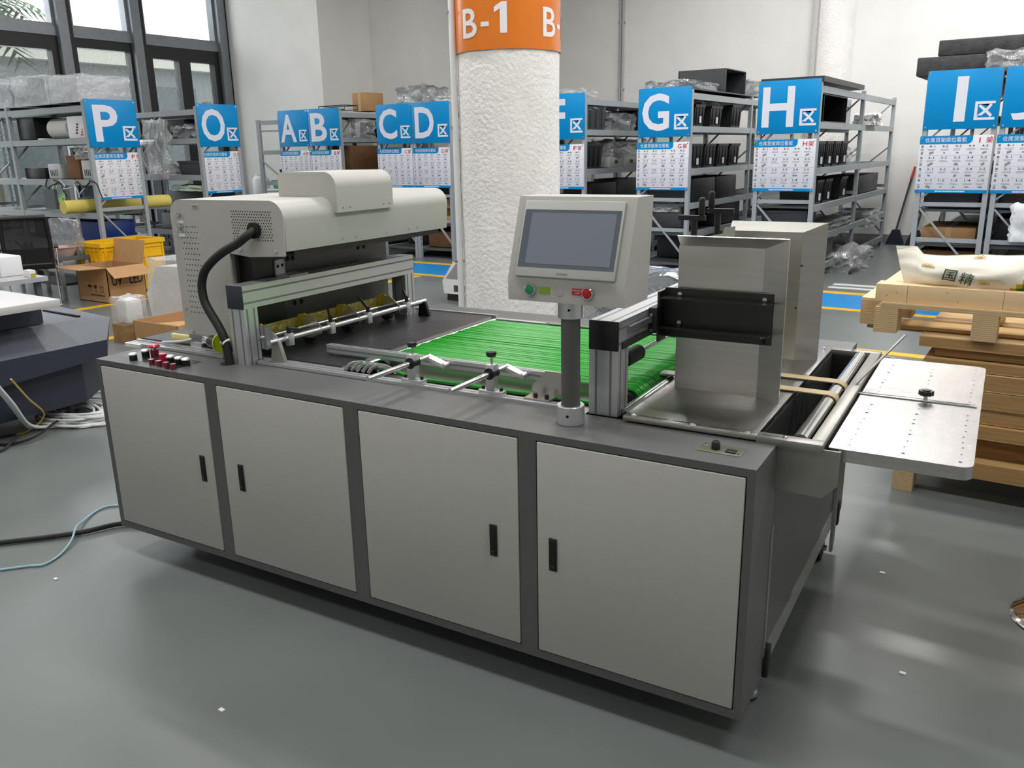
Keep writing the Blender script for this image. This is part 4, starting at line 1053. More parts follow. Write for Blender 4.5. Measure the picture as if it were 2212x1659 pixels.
for k in range(3):
    rn = random.Random(70+k); x = -8.6+k*.42
    pts = [(x+rn.uniform(-.1, .1)+.06*q, 4.44, 1.35-.09*math.sin(q*.9)-.02*q) for q in range(9)]
    o = B().tube(smooth(pts, 3), .008, 6).build('loose_cable', blackr if k != 1 else pipe_m); tag(o, ['black cable drooping over the shelf edge of rack P, far one', 'grey cable drooping over the shelf edge of rack P', 'black cable drooping over the shelf edge of rack P, near the location board'][k], 'cable')
bl = mat('blue_bin_plastic', (22, 52, 120), .4, var=.1)
box_(-9.22, 4.52, .547, -8.95, 5.05, .84, bl, 'storage_bin', 'long blue bin on the low shelf of rack P', 'bin')
box_(-8.9, 4.52, .547, -7.6, 5.05, .80, bl, 'storage_bin', 'blue bin under the yellow roll in rack P', 'bin')
yr = thing('foam_roll', 'pale yellow foam roll lying through rack P', 'roll', (-7.78, 4.2, .922))
B().cyl((0, 0, .085), (-.02, 1.55, .085), .085, 24).build('roll', mat('yellow_foam', (226, 208, 110), .8, var=.05), yr)
tag(B().box(-8.6, 4.40, .96, -8.32, 4.44, 1.22).build('grey_panel', rackd_m), 'grey plate standing against the lower shelf of rack P', 'panel')
# O rack goods: long side at y = 6.10
bag(-8.55, 5.98, 1.30, -8.1, 6.12, 2.12, 'clear plastic bag hanging over the front of rack O', seed=71, amp=.08, n=8)
bag(-8.1, 6.15, 1.868, -7.5, 6.6, 2.05, 'grey film heap on the upper shelf of rack O', wrap_g, 73, .08, 'film_heap', 'film')
box_(-8.4, 6.2, 1.868, -7.85, 6.7, 2.14, bing, 'flat_box', 'charcoal box on the upper shelf of rack O', 'box')
tb_ = B().cyl((-8.95, 6.06, 1.83), (-8.35, 6.06, 1.83), .045, 16).build('foil_tube', mat('silver_foil', (200, 202, 206), .2, metal=1, bump=.8, bscale=40)); tag(tb_, 'silver foil tube resting along the front of rack O', 'tube')
bin_(-7.80, 6.44, 1.352, .56, .50, .20, '-y', 'charcoal ribbed bin on the middle shelf of rack O', m=bing, tagged=False)
bag(-8.75, 6.14, 1.352, -8.35, 6.5, 1.48, 'white film scraps on the middle shelf of rack O', white_p, 77, .05, 'film_scrap', 'film')
box_(-8.4, 6.15, .922, -7.5, 6.7, 1.12, binm, 'flat_box', 'black box on the lower shelf of rack O', 'box')
bag(-8.2, 6.12, 1.12, -7.5, 6.5, 1.20, 'green and white film on the black box in rack O', mat('pale_green_film', (190, 210, 190), .4), 79, .04, 'film_scrap', 'film')
box_(-8.6, 6.15, .545, -7.5, 6.7, .80, binm, 'flat_box', 'black box on the low shelf of rack O', 'box')
o = B().box(-7.52, 6.30, 2.30, -7.40, 6.38, 2.36).build('wood_offcut', card); tag(o, 'small wooden offcut on top of rack O', 'offcut')
# spare end frame standing by the window jamb
sf = thing('rack_frame', 'spare grey rack end frame standing between the sign O and the corner wall', 'frame', (-8.9, 8.40, 0), .35)
for x in (0, .42): B().box(x, 0, 0, x+.06, .06, 2.28 if x else 2.2).build('upright', rack_m, sf)
for z in (2.12, 2.0, 1.62, 1.1, .98): B().box(.06, .015, z, .42, .045, z+(.07 if z != 2.0 and z != .98 else .03)).build('cross_tie', rack_m, sf)
B().bar((.06, .03, 1.50), (.42, .03, 1.2), .02, .04, (0, 1, 0)).build('diagonal_brace', rack_m, sf)
bt = thing('water_drum', 'white drum on a stool behind the spare rack frame', 'drum', (-9.5, 8.9, .9)); B().lathe([(0, 0), (.15, 0), (.155, .02), (.155, .28), (.12, .33), (.1, .34), (.1, .38), (0, .38)], (0, 0, 0), 24).build('body', white_p, bt)
st_ = thing('stool', 'grey stool under the white drum by the window jamb', 'stool', (-9.5, 8.9, 0)); B().box(-.2, -.2, .86, .2, .2, .9).build('seat', rackd_m, st_)
for sx in (-1, 1):
    for sy in (-1, 1): B().box(sx*.17-.015, sy*.17-.015, 0, sx*.17+.015, sy*.17+.015, .86).build('leg', rackd_m, st_)
# green crate on a cabinet by the corner wall
cbn = thing('low_cabinet', 'white low cabinet beside rack A under the green crate', 'cabinet', (-8.95, 9.0, 0)); B().box(-.3, -.2, .05, .42, .3, 1.02, .005).build('body', white_p, cbn); B().box(-.28, -.18, 0, .40, .28, .05).build('plinth', gap_m, cbn)
B().box(-.29, -.205, .08, .40, -.2, 1.0).build('door', white_p, cbn)
bin_(-8.88, 9.02, 1.02, .54, .34, .15, '-y', 'green plastic crate of tools on the low cabinet', m=mat('green_plastic', (20, 150, 86), .45), tagged=False, name='tool_crate')
tl = B(); tl.bar((-9.02, 9.0, 1.08), (-9.06, 9.0, 1.36), .03, .03, (0, 1, 0)); tag(tl.build('hand_tool', blackp), 'black tool handle upright in the green crate', 'tool')

# dark boxes low down in the right-hand racks
for l, x0, lev in (('F', -3.1, .545), ('G', -1.6, .545), ('H', -.06, .16), ('G', -1.6, .16), ('F', -3.1, .16), ('D', -5.38, .545), ('C', -6.1, .16)):
    y0 = 9.7 if lev == .545 and l in 'GD' else 9.0
    box_(x0, y0, lev+.002, x0+.56, y0+1.0, lev+.33, binm, 'flat_box', 'black box on the %s shelf of rack %s' % ('low' if lev > .5 else 'bottom', l), 'box')
# ------------------------------------------------------------------ left side: printer, desk, chair, boxes, cables
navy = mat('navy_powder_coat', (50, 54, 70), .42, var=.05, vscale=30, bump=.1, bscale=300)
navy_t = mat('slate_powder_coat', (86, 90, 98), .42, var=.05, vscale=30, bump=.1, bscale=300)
pr0 = thing('flatbed_printer', 'low navy printer with a sloping end beside the machine', 'printer', (-1.82, 1.13, 0))
b = B()
# cross-section taken along x: far end (+y) chamfered; long axis along -y
yn = -2.6
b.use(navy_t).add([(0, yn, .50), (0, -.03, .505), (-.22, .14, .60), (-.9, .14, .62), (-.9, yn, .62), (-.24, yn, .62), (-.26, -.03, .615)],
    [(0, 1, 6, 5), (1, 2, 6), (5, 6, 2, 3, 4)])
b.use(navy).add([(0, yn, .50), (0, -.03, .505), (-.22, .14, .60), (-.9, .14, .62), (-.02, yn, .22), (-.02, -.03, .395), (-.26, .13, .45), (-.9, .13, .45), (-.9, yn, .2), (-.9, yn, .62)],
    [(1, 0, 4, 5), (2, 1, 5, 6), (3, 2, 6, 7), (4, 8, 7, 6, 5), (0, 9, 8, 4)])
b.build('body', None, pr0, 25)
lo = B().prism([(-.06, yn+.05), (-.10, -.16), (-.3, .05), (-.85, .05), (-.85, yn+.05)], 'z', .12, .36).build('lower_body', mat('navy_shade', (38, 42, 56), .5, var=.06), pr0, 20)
B().box(-.75, -.02, .615, -.32, .0, .626).build('black_slot', gap_m, pr0)
B().box(-.9, yn, .62, -.30, -.25, .76).build('bed_column', navy, pr0)
B().box(-1.1, yn-.1, .755, -.02, -.27, .80, .004).build('bed_top', mat('pale_grey_table', (196, 194, 194), .4), pr0)
B().box(-.95, yn, .80, -.45, -.50, .803).build('white_media', white_p, pr0)
for x, y in ((-.45, -.05), (-.2, -2.2), (-.7, -2.2), (-.15, -.25)): B().cyl((x, y, 0), (x, y, .13), .02, 12).build('foot', blackp, pr0)
# desk at the frame edge with white case, printed carton below
dk = thing('work_table', 'grey table at the left edge carrying a white case', 'table', (-3.42, 1.62, 0))
B().box(-1.3, -.62, .70, .0, .0, .735).build('table_top', mat('grey_laminate', (168, 170, 174), .4), dk)
for x in (-1.25, -.08):
    for y in (-.58, -.05): B().box(x-.02, y-.02, 0, x+.02, y+.02, .70).build('leg', rackd_m, dk)
wc = thing('instrument_case', 'long white case lying on the grey table at the left edge', 'case', (-3.80, 1.47, .735)); B().box(-.30, -.07, 0, .13, .10, .155, .010).build('body', white_p, wc)
we = thing('adapter', 'small white block with a yellow end on the table corner', 'adapter', (-3.52, 1.50, .735)); bb_ = B(); bb_.use(white_p).box(-.02, -.0, 0, .07, .05, .055, .003).use(yel).box(.07, .01, .005, .075, .045, .03); bb_.build('body', None, we)
sp = thing('dark_spool', 'dark round spool on the table beside the white case', 'spool', (-3.86, 1.28, .735)); B().cyl((0, -.04, .075), (0, .04, .075), .075, 24).build('spool', mat('dark_brown_spool', (40, 30, 30), .6), sp)
gc = thing('carton', 'small carton with a green label under the grey table', 'box', (-4.25, 1.75, .38)); B().box(-.2, -.1, -.38, .2, .12, .10).build('body', card, gc)
gl = B(); gl.use(mat('green_print', (20, 110, 52), .6)).box(.2, -.03, -.3, .2015, .06, .09).use(sign_white); gl.box(.2015, .01, -.15, .202, .03, .05); gl.build('green_label', None, gc)
# office chair, back towards the hall
ch = thing('office_chair', 'black cantilever office chair with chrome tube frame', 'chair', (-6.64, 3.10, 0), math.radians(63))
bk = B(); bk.use(blackp)
for sx in (-1, 1): bk.tube(smooth([(sx*.22, -.20, .46), (sx*.23, -.23, .70), (sx*.22, -.27, 1.00)], 4), .022, 8)
bk.tube([(-.22, -.27, 1.0), (.22, -.27, 1.0)], .028, 8).tube([(-.22, -.20, .48), (.22, -.20, .48)], .03, 8).box(-.22, -.225, .46, .22, -.20, .66)
bk.build('backrest', None, ch)
B().add([(-.21, -.225, .66), (.21, -.225, .66), (.21, -.262, .99), (-.21, -.262, .99)], [(0, 1, 2, 3)]).build('mesh_panel', mat('black_mesh', (18, 18, 20), .8, alpha=.94), ch)
B().box(-.25, -.22, .42, .25, .26, .49, .03).build('seat', mat('black_fabric', (14, 14, 15), .9), ch)
fr2 = B()
for sx in (-1, 1): fr2.tube(smooth([(sx*.24, -.20, .45), (sx*.25, .0, .41), (sx*.25, .25, .40), (sx*.25, .29, .34), (sx*.25, .26, .05), (sx*.25, .20, .016), (sx*.25, -.22, .014)], 5), .0125, 8)
fr2.tube([(-.25, -.22, .014), (.25, -.22, .014)], .0125, 8); fr2.build('chrome_frame', chrome, ch, 60)
for sx in (-1, 1):
    a = B(); a.use(chrome).tube([(sx*.27, -.1, .42), (sx*.28, -.08, .64)], .010, 8).tube([(sx*.27, .15, .42), (sx*.28, .13, .64)], .010, 8).use(blackp).box(sx*.28-.025, -.16, .64, sx*.28+.025, .18, .665, .01)
    a.build('armrest', None, ch)
# bench with bowl and clear sheet
bn = thing('steel_bench', 'grey steel bench carrying the bowl in front of rack P', 'bench', (-7.14, 3.70, 0))
B().box(-.7, -.20, .44, .36, .18, .48).build('bench_top', rackd_m, bn)
for x in (-.65, .32):
    for y in (-.17, .15): B().box(x-.02, y-.02, 0, x+.02, y+.02, .44).build('leg', rack_m, bn)
B().box(-.65, -.16, .14, .32, .14, .17).build('lower_shelf', rackd_m, bn)
bw = thing('wash_bowl', 'pinkish plastic bowl on the steel bench', 'bowl', (-7.0, 3.68, .48)); B().lathe([(0, 0), (.12, 0), (.17, .10), (.185, .105), (.185, .112), (.16, .105), (.115, .012), (0, .012)], (0, 0, 0), 28).build('bowl', mat('pink_plastic', (196, 170, 164), .45), bw)
sh_ = B().crumple(-7.45, 3.80, .481, -6.90, 3.90, .90, 7, .035, 81).build('film_sheet', wrap_g, None, 60); tag(sh_, 'grey translucent film sheet standing on the bench behind the bowl', 'film')
# yellow bin
yb = thing('yellow_bin', 'large yellow plastic turnover bin behind the open carton', 'bin', (-6.83, 4.33, 0), 0)
ym = mat('yellow_plastic', (238, 186, 8), .42, var=.04, bump=.05)
b = B(); Wd, Dp, Ht, wt = .26, .41, .62, .02
for s in (-1, 1):
    b.box(-Wd-.01, s*Dp-wt/2, .0, Wd+.01, s*Dp+wt/2, Ht-.02).box(s*Wd-wt/2, -Dp+.01, 0, s*Wd+wt/2, Dp-.01, Ht-.02)
    b.box(-Wd-.03, s*Dp-.03, Ht-.05, Wd+.03, s*Dp+.03, Ht+.001).box(s*Wd-.03, -Dp+.03, Ht-.05, s*Wd+.03, Dp-.03, Ht)
    for q in range(6): b.box(-Wd+q*.1-.012, s*Dp-.024, .05, -Wd+q*.1+.012, s*Dp+.024, Ht-.05)
    for z in (.2, .4, .52): b.box(-Wd, s*Dp-.02, z, Wd, s*Dp+.02, z+.02).box(s*Wd-.02, -Dp, z, s*Wd+.02, Dp, z+.02)
    for q in range(4): b.box(s*Wd-.024, -Dp+.02+q*.26, .05, s*Wd+.024, -Dp+.04+q*.26, Ht-.05)
b.box(-Wd, -Dp, 0, Wd, Dp, .02); b.build('body', ym, yb)
# open UV LED carton
oc = thing('open_carton', 'open cardboard box lettered UV LED on the floor', 'box', (-6.23, 3.79, 0))
hw, hd_, hh = .315, .235, .41
b = B(); b.use(card).box(-hw, -hd_, 0, hw, -hd_+.008, hh).box(-hw, hd_-.008, 0, hw, hd_, hh).box(-hw, -hd_, 0, -hw+.008, hd_, hh).box(hw-.008, -hd_, 0, hw, hd_, hh).box(-hw, -hd_, 0, hw, hd_, .008)
b.build('body', None, oc)
def flap(p0, p1, out, drop):
    p0 = Vector(p0); p1 = Vector(p1); o = Vector(out)*1.0; t = Vector((0, 0, .006))
    q = [p0, p1, p1+o+Vector((0, 0, drop)), p0+o+Vector((0, 0, drop))]
    B().add(q+[v-t for v in q], [(0, 1, 2, 3), (7, 6, 5, 4), (0, 4, 5, 1), (1, 5, 6, 2), (2, 6, 7, 3), (3, 7, 4, 0)]).build('flap', card, oc, 0)
flap((-hw, -hd_, hh), (hw, -hd_, hh), (-.10, -.26, 0), .0)
flap((hw, -hd_, hh), (hw, hd_, hh), (.20, -.03, 0), -.10)
flap((hw, hd_, hh), (-hw, hd_, hh), (-.02, .07, 0), .26)
flap((-hw, hd_, hh), (-hw, -hd_, hh), (-.22, 0, 0), -.03)
MX = Matrix.Translation((hw+.001, -hd_, 0)) @ Matrix.Rotation(PI/2, 4, 'Z')
pt = B(); put_text(pt, 'UV', .05, .195, .13, .12, 0, .02, MX); put_text(pt, 'LED', .27, .195, .17, .12, 0, .02, MX)
MF = Matrix.Translation((-hw, -hd_-.001, 0))
pt.add([(.25+.05*math.cos(a), 0, .165+.035*math.sin(a)) for a in [PI*k/8 for k in range(9)]], [tuple(range(9))], MF); pt.box(.248, 0, .13, .252, .0005, .165, M=MF)
pt.add([(.33, 0, .20), (.40, 0, .20), (.39, 0, .165), (.365, 0, .15), (.34, 0, .165)], [(0, 1, 2, 3, 4)], MF); pt.box(.362, 0, .125, .368, .0005, .15, M=MF); pt.box(.345, 0, .12, .385, .0005, .125, M=MF)
for x in (.45, .50): pt.box(x+.012, 0, .125, x+.02, .0005, .18, M=MF); pt.add([(x, 0, .175), (x+.032, 0, .175), (x+.016, 0, .205)], [(0, 1, 2)], MF)
pt.box(.44, 0, .118, .54, .0005, .122, M=MF)
for k in range(14): pt.box(.25+k*.021, 0, .072, .265+k*.021, .0005, .09, M=MF)
pt.build('print', ink, oc, 0)
# white foam block in shrink wrap, small block, cartons
wfm = mat('white_foam_block', (232, 232, 232), .75, var=.02)
fb = thing('foam_block', 'tall white foam block in shrink wrap standing in the low carton', 'foam block', (-4.22, 2.86, .012))
B().prism([(-.20, 0), (-.27, .30), (-.06, .58), (.34, .60), (.34, 0)], 'y', -.18, .20).build('body', wfm, fb)
B().crumple(-.16, -.22, .0, .38, .23, .66, 7, .035, 91).build('shrink_wrap', wrap_m, fb, 60)
sb = thing('foam_block', 'small white foam block in film on the plywood block', 'foam block', (-3.86, 2.52, .165))
B().box(-.09, -.08, 0, .08, .09, .22, .03).build('body', wfm, sb); B().crumple(-.12, -.10, 0, .10, .11, .24, 6, .025, 93).build('film', wrap_m, sb, 60)
ply = mat('plywood_edge', (196, 168, 122), .7, var=.12, vscale=4)
pl_ = thing('plywood_block', 'small plywood block on the floor behind the machine end', 'block', (-3.86, 2.50, 0)); B().box(-.11, -.10, 0, .09, .11, .165).build('block', mat('dark_plywood', (150, 118, 76), .7, var=.2, vscale=9), pl_)
lc = thing('open_carton', 'low cardboard carton behind the left end of the machine', 'box', (-3.40, 2.72, 0), math.radians(2))
b = B(); b.box(-.26, -.30, 0, .34, -.292, .225).box(-.26, .45, 0, .34, .458, .225).box(-.26, -.30, 0, -.252, .458, .225).box(.332, -.30, 0, .34, .458, .225).box(-.26, -.3, 0, .34, .458, .008)
b.build('body', card, lc); B().add([(.06, -.28, .225), (.33, -.28, .225), (.33, .30, .2), (.20, .30, .17)], [(0, 1, 2, 3)]).build('flap', card, lc, 0)
fb.location = (-4.20, 3.28, 0)
lab_ = 'tall white foam block in shrink wrap standing behind the low carton'; fb['label'] = lab_
# cables on the floor
rn = random.Random(11)
wcm = mat('white_cable', (214, 216, 216), .45)
for k in range(8):
    cx, cy = -2.02+rn.uniform(-.05, .05), .97+rn.uniform(-.04, .04); R1 = .27+rn.uniform(-.12, .04); R2 = .20+rn.uniform(-.09, .04); pts = []
    a0 = rn.uniform(0, 6)
    for q in range(26):
        a = a0+q*.46; s = 1-.22*math.sin(q*.61+k*1.7)
        pts.append((cx+R1*s*math.cos(a), cy+R2*s*math.sin(a), .012+k*.007+.006*math.sin(q)))
    o = B().tube(smooth(pts, 2), .008, 6).build('white_cable', wcm); tag(o, 'white cable coiled on the floor beside the navy printer', 'cable', 'white cables of the floor coil')
for k, d in enumerate((0, .03, -.03)):
    pts = [(-1.74+d, .36, .42), (-1.80+d, .46, .26), (-1.92+d, .58, .08), (-1.98+d, .68+d, .016), (-1.90, .80+d, .012), (-1.76, .90+d*2, .012), (-1.70, 1.04, .012)]
    o = B().tube(smooth(pts, 6), .010, 6).build('white_cable', wcm); tag(o, 'white cable hanging from the navy printer down to the coil', 'cable', 'white cables hanging from the printer')
o = B().tube(smooth([(-1.70, .44, .42), (-1.80, .56, .26), (-1.94, .70, .10), (-1.99, .62, .012), (-2.0, .50, .012)], 6), .006, 6).build('yellow_cable', mat('yellow_cable', (196, 168, 84), .5)); tag(o, 'thin yellow cable hanging beside the white ones', 'cable')
o = B().tube(smooth([(-2.32, 1.02, .09), (-2.22, .86, .10), (-2.0, .84, .05), (-1.86, .70, .05), (-1.78, .55, .03), (-1.82, .44, .012), (-1.92, .38, .012), (-2.02, .42, .012), (-1.96, .52, .02), (-1.84, .46, .03), (-1.76, .34, .012), (-1.86, .26, .012)], 5), .0075, 6).build('black_cable', blackr); tag(o, 'black cable knotted on the floor at the left edge', 'cable')
pw = [(-.10, .22, .014), (-.241, .132, .014), (-.307, -.008, .014), (-.407, -.139, .014), (-.518, -.26, .014), (-.75, -.52, .014)]
o = B().tube(smooth(pw, 6), .0115, 8).build('power_cable', blackr); tag(o, 'thick black power cable running from the machine foot to the left', 'cable')
pn_ = [(-.40, .34, .006), (-.462, .256, .006), (-.497, .216, .006), (-.488, .153, .006), (-.425, .06, .012), (-.345, -.015, .031), (-.265, -.085, .016), (-.195, -.175, .006), (-.167, -.256, .006), (-.209, -.30, .006), (-.274, -.377, .006), (-.40, -.52, .006)]
o = B().tube(smooth(pn_, 6), .0048, 6).build('network_cable', mat('pale_blue_cable', (150, 186, 200), .45)); tag(o, 'thin pale blue cable curving over the thick black one', 'cable')

# ------------------------------------------------------------------ white floor cleaner behind the column
vc = thing('floor_cleaner', 'white cabinet-shaped cleaning machine behind the column', 'cleaner', (-2.27, 5.75, 0), 0)
B().prism([(-.36, .08), (-.38, .22), (-.22, .44), (-.12, .50), (.35, .50), (.35, .08)], 'y', -.2, .25).build('body', white_p, vc, 30)
B().prism([(-.33, .25), (-.17, .43), (.0, .43), (.0, .25)], 'y', -.203, -.2).build('window', mat('smoked_panel', (150, 146, 146), .3), vc)
B().box(-.22, -.203, .11, .12, -.2, .18).build('vent', mat('dark_vent', (70, 64, 66), .6), vc); B().box(-.33, -.18, 0, .32, .22, .08).build('base', blackr, vc)
# foil-covered bundles left of rack G's foot and behind the feeder
foil = mat('silver_film', (200, 202, 208), .18, metal=.85, bump=1, bscale=22)
tb2 = thing('film_bale', 'grey block under shiny film standing behind the machine, before rack G', 'bale', (-.05, 5.0, 0))
B().box(-.45, -.3, 0, .55, .35, .50).build('core', mat('grey_block', (92, 94, 100), .6), tb2); B().crumple(-.48, -.34, 0, .58, .38, .56, 8, .07, 95).build('shiny_film', foil, tb2, 50)
# low wooden table and black cases by rack G
# brooms in the corner of the back wall
for k, (x, dx) in enumerate(((.84, -.12), (1.14, -.12), (1.44, -.12))):
    br_ = thing('broom', ['dark broom with a red grip against the back wall, nearest rack H', 'dark broom with a red grip, middle one of three at the back wall', 'dark broom with a red grip, tallest of three at the back wall'][k], 'broom', (x+dx, 13.35, 0))
    q = B(); q.use(mat('dark_steel_tube', (40, 42, 46), .4)).cyl((0, 0, .22), (.12, .2, 1.05+.04*k), .016, 10); q.build('handle', None, br_)
    q = B(); q.cyl((.12, .2, 1.05+.04*k), (.15, .25, 1.24+.05*k), .019, 10); q.build('grip', mat('red_grip', (176, 50, 44), .5), br_)
    q = B(); q.prism([(-.14, 0), (.14, 0), (.05, .24), (-.05, .24)], 'y', -.06, .06); q.build('head', mat('navy_bristle', (26, 34, 48), .8), br_)
cb2 = box_(1.75, 12.9, 0, 2.2, 13.4, .34, card_d, 'carton', 'brown carton on the floor behind the brooms', 'box')

# ------------------------------------------------------------------ pallets, beam and sack on the right
pw_m = mat('pale_plywood_face', (226, 196, 152), .6, var=.06, vscale=3, stretch=(1.5, 12, 12))
ed = bpy.data.materials.new('plywood_layers'); ed.use_nodes = True; nt = ed.node_tree; bs = nt.nodes['Principled BSDF']; bs.inputs['Roughness'].default_value = .75
tc = nt.nodes.new('ShaderNodeTexCoord'); wv = nt.nodes.new('ShaderNodeTexWave'); wv.wave_type = 'BANDS'; wv.bands_direction = 'Z'; wv.inputs['Scale'].default_value = 36; wv.inputs['Distortion'].default_value = 3.5; wv.inputs['Detail'].default_value = 2
rp = nt.nodes.new('ShaderNodeValToRGB'); rp.color_ramp.elements[0].color = (*lin((176, 146, 104)), 1); rp.color_ramp.elements[1].color = (*lin((208, 182, 140)), 1); rp.color_ramp.elements[0].position = .12; rp.color_ramp.elements[1].position = .5
nt.links.new(tc.outputs['Object'], wv.inputs['Vector']); nt.links.new(wv.outputs[0], rp.inputs[0]); nt.links.new(rp.outputs[0], bs.inputs['Base Color'])
old_e = mat('aged_plywood_edge', (164, 128, 82), .75, var=.22, vscale=5, stretch=(.6, 1, 26))
old_w = mat('aged_plywood', (196, 160, 104), .7, var=.14, vscale=3, stretch=(1.5, 14, 14)); old_d = mat('dark_aged_plywood', (146, 108, 62), .75, var=.2, vscale=3, stretch=(1.5, 14, 14))
PX0, PX1, PY0, PY1 = 2.60, 3.95, 2.37, 3.45
# bottom pallet with feet
def pallet(name_label, x0, x1, y0, y1, z0, hblock, tdeck, mblock, mdeck, nb=3, bw=.10, runners=True):
    t = thing('pallet', name_label, 'pallet', (x0, y0, z0)); w = x1-x0; d = y1-y0
    for i in range(nb):
        x = (w-bw)*i/(nb-1)
        for j in range(3):
            y = (d-.12)*j/2
            B().box(x, y, 0, x+bw, y+.12, hblock).build('block', mblock, t)
    for j in range(3):
        y = (d-.14)*j/2
        k_ = B(); k_.use(mdeck).box(0, y, hblock, w, y+.14, hblock+tdeck).use(old_e).box(0, y-.0006, hblock, w, y, hblock+tdeck); k_.build('deck_board', None, t)
    return t
pallet('bottom pallet of the stack on the right, standing on plywood feet', PX0, PX1, PY0, PY1, 0, .12, .075, ed, old_w, 3, .09)
t = thing('plywood_sheet', 'thick plywood board on the bottom pallet of the stack', 'board', (PX0, PY0+.02, .195)); B().box(.02, .08, 0, 1.33, 1.02, .11).build('board', old_d, t)
zc = .305
brds = [(.068, old_w, 0), (.072, old_w, -.02), (.082, old_w, .01), (.082, pw_m, -.01), (.050, old_w, .015), (.045, old_d, .05), (.052, old_w, -.015)]
for k, (h_, m_, off) in enumerate(brds):
    nm = ['first', 'second', 'third', 'fourth', 'fifth', 'sixth', 'seventh'][k]
    t = thing('plywood_sheet', '%s plywood board up in the stack on the right' % nm, 'board', (PX0+.06+off, PY0+.02+abs(off), zc))
    q = B(); q.use(m_).box(0, 0, 0, 1.27, 1.0, h_-.004).use(old_e).box(0, -.0006, .004, 1.27, 0, h_-.008); q.build('board', None, t); zc += h_
zt = zc
t = thing('timber_runner', 'long plywood runner lying over the stack, its end towards the machine', 'runner', (2.35, 2.55, zt-.0)); 
q = B(); q.use(ed).box(0, 0, 0, .11, 1.35, .118).use(pw_m).box(0, 0, .118, .11, 1.35, .13); q.build('runner', None, t)
B().box(.03, .04, -.025, .40, .14, 0).build('slat', ed, t)
p2 = thing('pallet', 'pale new plywood pallet lying on top of the stack', 'pallet', (2.445, 2.38, zt))
for i, x in enumerate((0, .405, .83)):
    for j, y in enumerate((0, .42, .85)): B().box(x, y, .0, x+.10, y+.13, .118).build('block', ed, p2)
q = B(); q.use(pw_m).box(.025, .0, .118, 1.5, .155, .142).use(ed).box(.025, -.0006, .118, 1.5, 0, .138); q.build('deck_board', None, p2)
q = B(); q.use(pw_m).box(.025, .40, .118, 1.5, .56, .142); q.build('deck_board', None, p2)
q = B(); q.use(old_w).box(.0, .14, 0, 1.5, .30, .016); q.build('bottom_board', None, p2)
bz = zt+.142
bm_ = thing('timber_beam', 'square pale plywood beam lying across the top pallet', 'beam', (2.437, 2.40, bz))
q = B(); q.use(pw_m).box(0, 0, 0, 1.5, .11, .082, .001).use(mat('board_seam', (120, 92, 60), .8)).box(.135, -.0005, 0, .1365, 0, .082).box(.52, -.0005, 0, .5215, 0, .082)
q.use(mat('nail_head', (70, 56, 44), .6))
for x, z in ((.05, .03), (.09, .045), (.30, .058), (.345, .022)): q.disc((x, -.0007, z), (0, -1, 0), .0022, 8)
q.build('beam', None, bm_)
b2_ = thing('timber_beam', 'second plywood beam behind the sack, pointing away', 'beam', (2.50, 2.52, bz)); q = B(); q.use(pw_m).box(0, 0, .07, .11, .7, .082).use(ed).box(0, 0, 0, .11, .7, .07); q.build('beam', None, b2_)
# rice sack
sk = thing('woven_sack', 'white woven sack with green print lying on the timber beam', 'sack', (2.54, 2.42, bz+.082))
white_s = mat('woven_sack_white', (232, 228, 214), .6, var=.04, vscale=6, bump=.3, bscale=14)
green_s = mat('woven_sack_green', (70, 140, 40), .6, var=.12, vscale=20)
yel_s = mat('woven_sack_yellow', (200, 170, 40), .6)
sb_ = B(); nx, nz = 44, 14
Lk = 1.0
def sack_pt(i, j, back):
    u = i/nx; v = j/nz
    x = -.055*(1-u*6 if u < 1/6 else 0)*v+u*Lk
    hgt = .150+.03*noise.noise(Vector((u*4, 3, 1)))-.02*(u < .3)*math.sin(u*10)
    if u < .08: hgt = .165
    z = v*hgt
    th = (.065*math.sin(PI*min(1, .12+v*.88))+.012)*(min(1, u*6+.15))*(1 if not back else 1.3)
    d = .02*noise.noise(Vector((u*9, v*4, 5+back)))
    y = .07+(th+d if back else -th+d)+(.03*v)
    return (x, y, z)
for back in (0, 1):
    o_ = len(sb_.v)
    for i in range(nx+1):
        for j in range(nz+1): sb_.v.append(sack_pt(i, j, back))
    for i in range(nx):
        for j in range(nz):
            a = o_+i*(nz+1)+j; f = (a, a+nz+1, a+nz+2, a+1)
            sb_.f.append(f if not back else f[::-1])
            u = i/nx; edge = .40+.10*math.sin(j/nz*2.2+.2)
            m_ = green_s if u > edge+.02 else (yel_s if u > edge else white_s)
            sb_.use(m_); sb_.m.append(sb_.cur)
sb_.build('sack_body', None, sk, 60)
st = B(); gi = mat('dark_green_print', (52, 72, 62), .6)
st.use(gi)
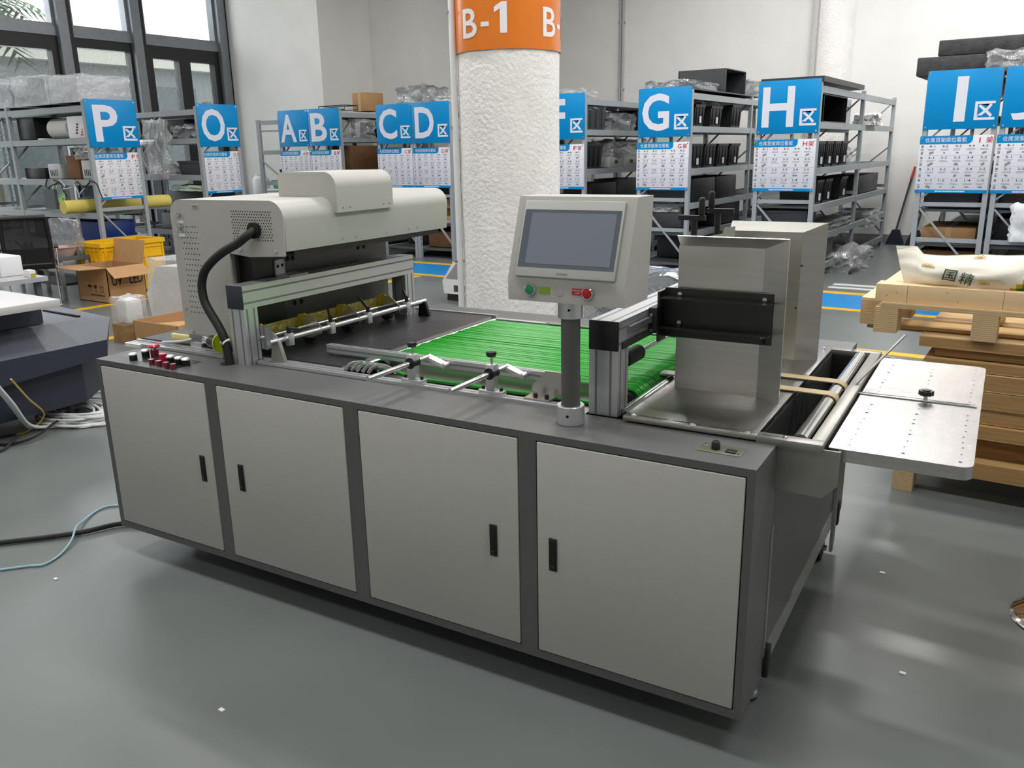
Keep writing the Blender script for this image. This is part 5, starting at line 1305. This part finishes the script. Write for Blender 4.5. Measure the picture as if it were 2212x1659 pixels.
def on_sack(s, u0, v0, w, h, rot):
    vs, fs, asp = text_geo(s, .008)
    bm = bmesh.new(); vv = [bm.verts.new((p[0], p[1], 0)) for p in vs]
    for f in fs:
        try: bm.faces.new([vv[i] for i in f])
        except ValueError: pass
    bmesh.ops.triangulate(bm, faces=list(bm.faces)); bmesh.ops.subdivide_edges(bm, edges=list(bm.edges), cuts=1, use_grid_fill=True)
    for v in bm.verts:
        du = (v.co.x-.5)*w; dv = (v.co.y-.5)*h
        x = u0+du*math.cos(rot)-dv*math.sin(rot); z = v0+du*math.sin(rot)+dv*math.cos(rot)
        a = min(nx-1e-3, max(0, x*nx)); c = min(nz-1e-3, max(0, z/.15*nz)); ia, ic = int(a), int(c); fa, fc = a-ia, c-ic
        P4 = [Vector(sack_pt(ia+p, ic+q, 0)) for p, q in ((0, 0), (1, 0), (0, 1), (1, 1))]
        q = P4[0].lerp(P4[1], fa).lerp(P4[2].lerp(P4[3], fa), fc)
        v.co = (q.x, q.y-.0075, q.z)
    st.frombm(bm)
on_sack('国', .195, .060, .052, .058, -.18); on_sack('精', .262, .044, .055, .058, -.22)
st.use(yel_s)
for cx, cz, n_ in ((.11, .095, 9), (.30, .135, 7), (.33, .02, 7)):
    for k in range(n_):
        a = PI*k/(n_-1); q0 = sack_pt(cx*nx, cz/.15*nz, 0); q1 = sack_pt((cx+.025*math.cos(a))*nx, min(nz, (cz+.018*math.sin(a))/.15*nz), 0)
        st.tube([(q0[0], q0[1]-.005, q0[2]), (q1[0], q1[1]-.005, q1[2])], .0012, 4)
st.build('print', None, sk, 0)
# chrome stool foot at the right edge
so = thing('bar_stool', 'chrome disc foot of a stool at the right edge of the floor', 'stool', (3.37, 1.42, 0))
B().lathe([(0, .028), (.05, .026), (.16, .018), (.205, .008), (.21, .002), (.205, 0), (0, 0)], (0, 0, 0), 48).build('disc_foot', chrome, so, 60)
B().cyl((0, 0, .02), (0, 0, .62), .025, 20).build('column', chrome, so, 60)
B().cyl((0, 0, .62), (0, 0, .70), .18, 32).build('seat', blackp, so)
# small bits on the floor
for k, (x, y) in enumerate(((1.22, -.47), (2.72, 1.45), (2.90, .80), (-.02, -.30))):
    o = B().box(x, y, 0, x+.018, y+.012, .004).build('paper_scrap', white_p); tag(o, 'tiny white scrap of paper lying on the floor', 'scrap', 'paper scraps on the floor')
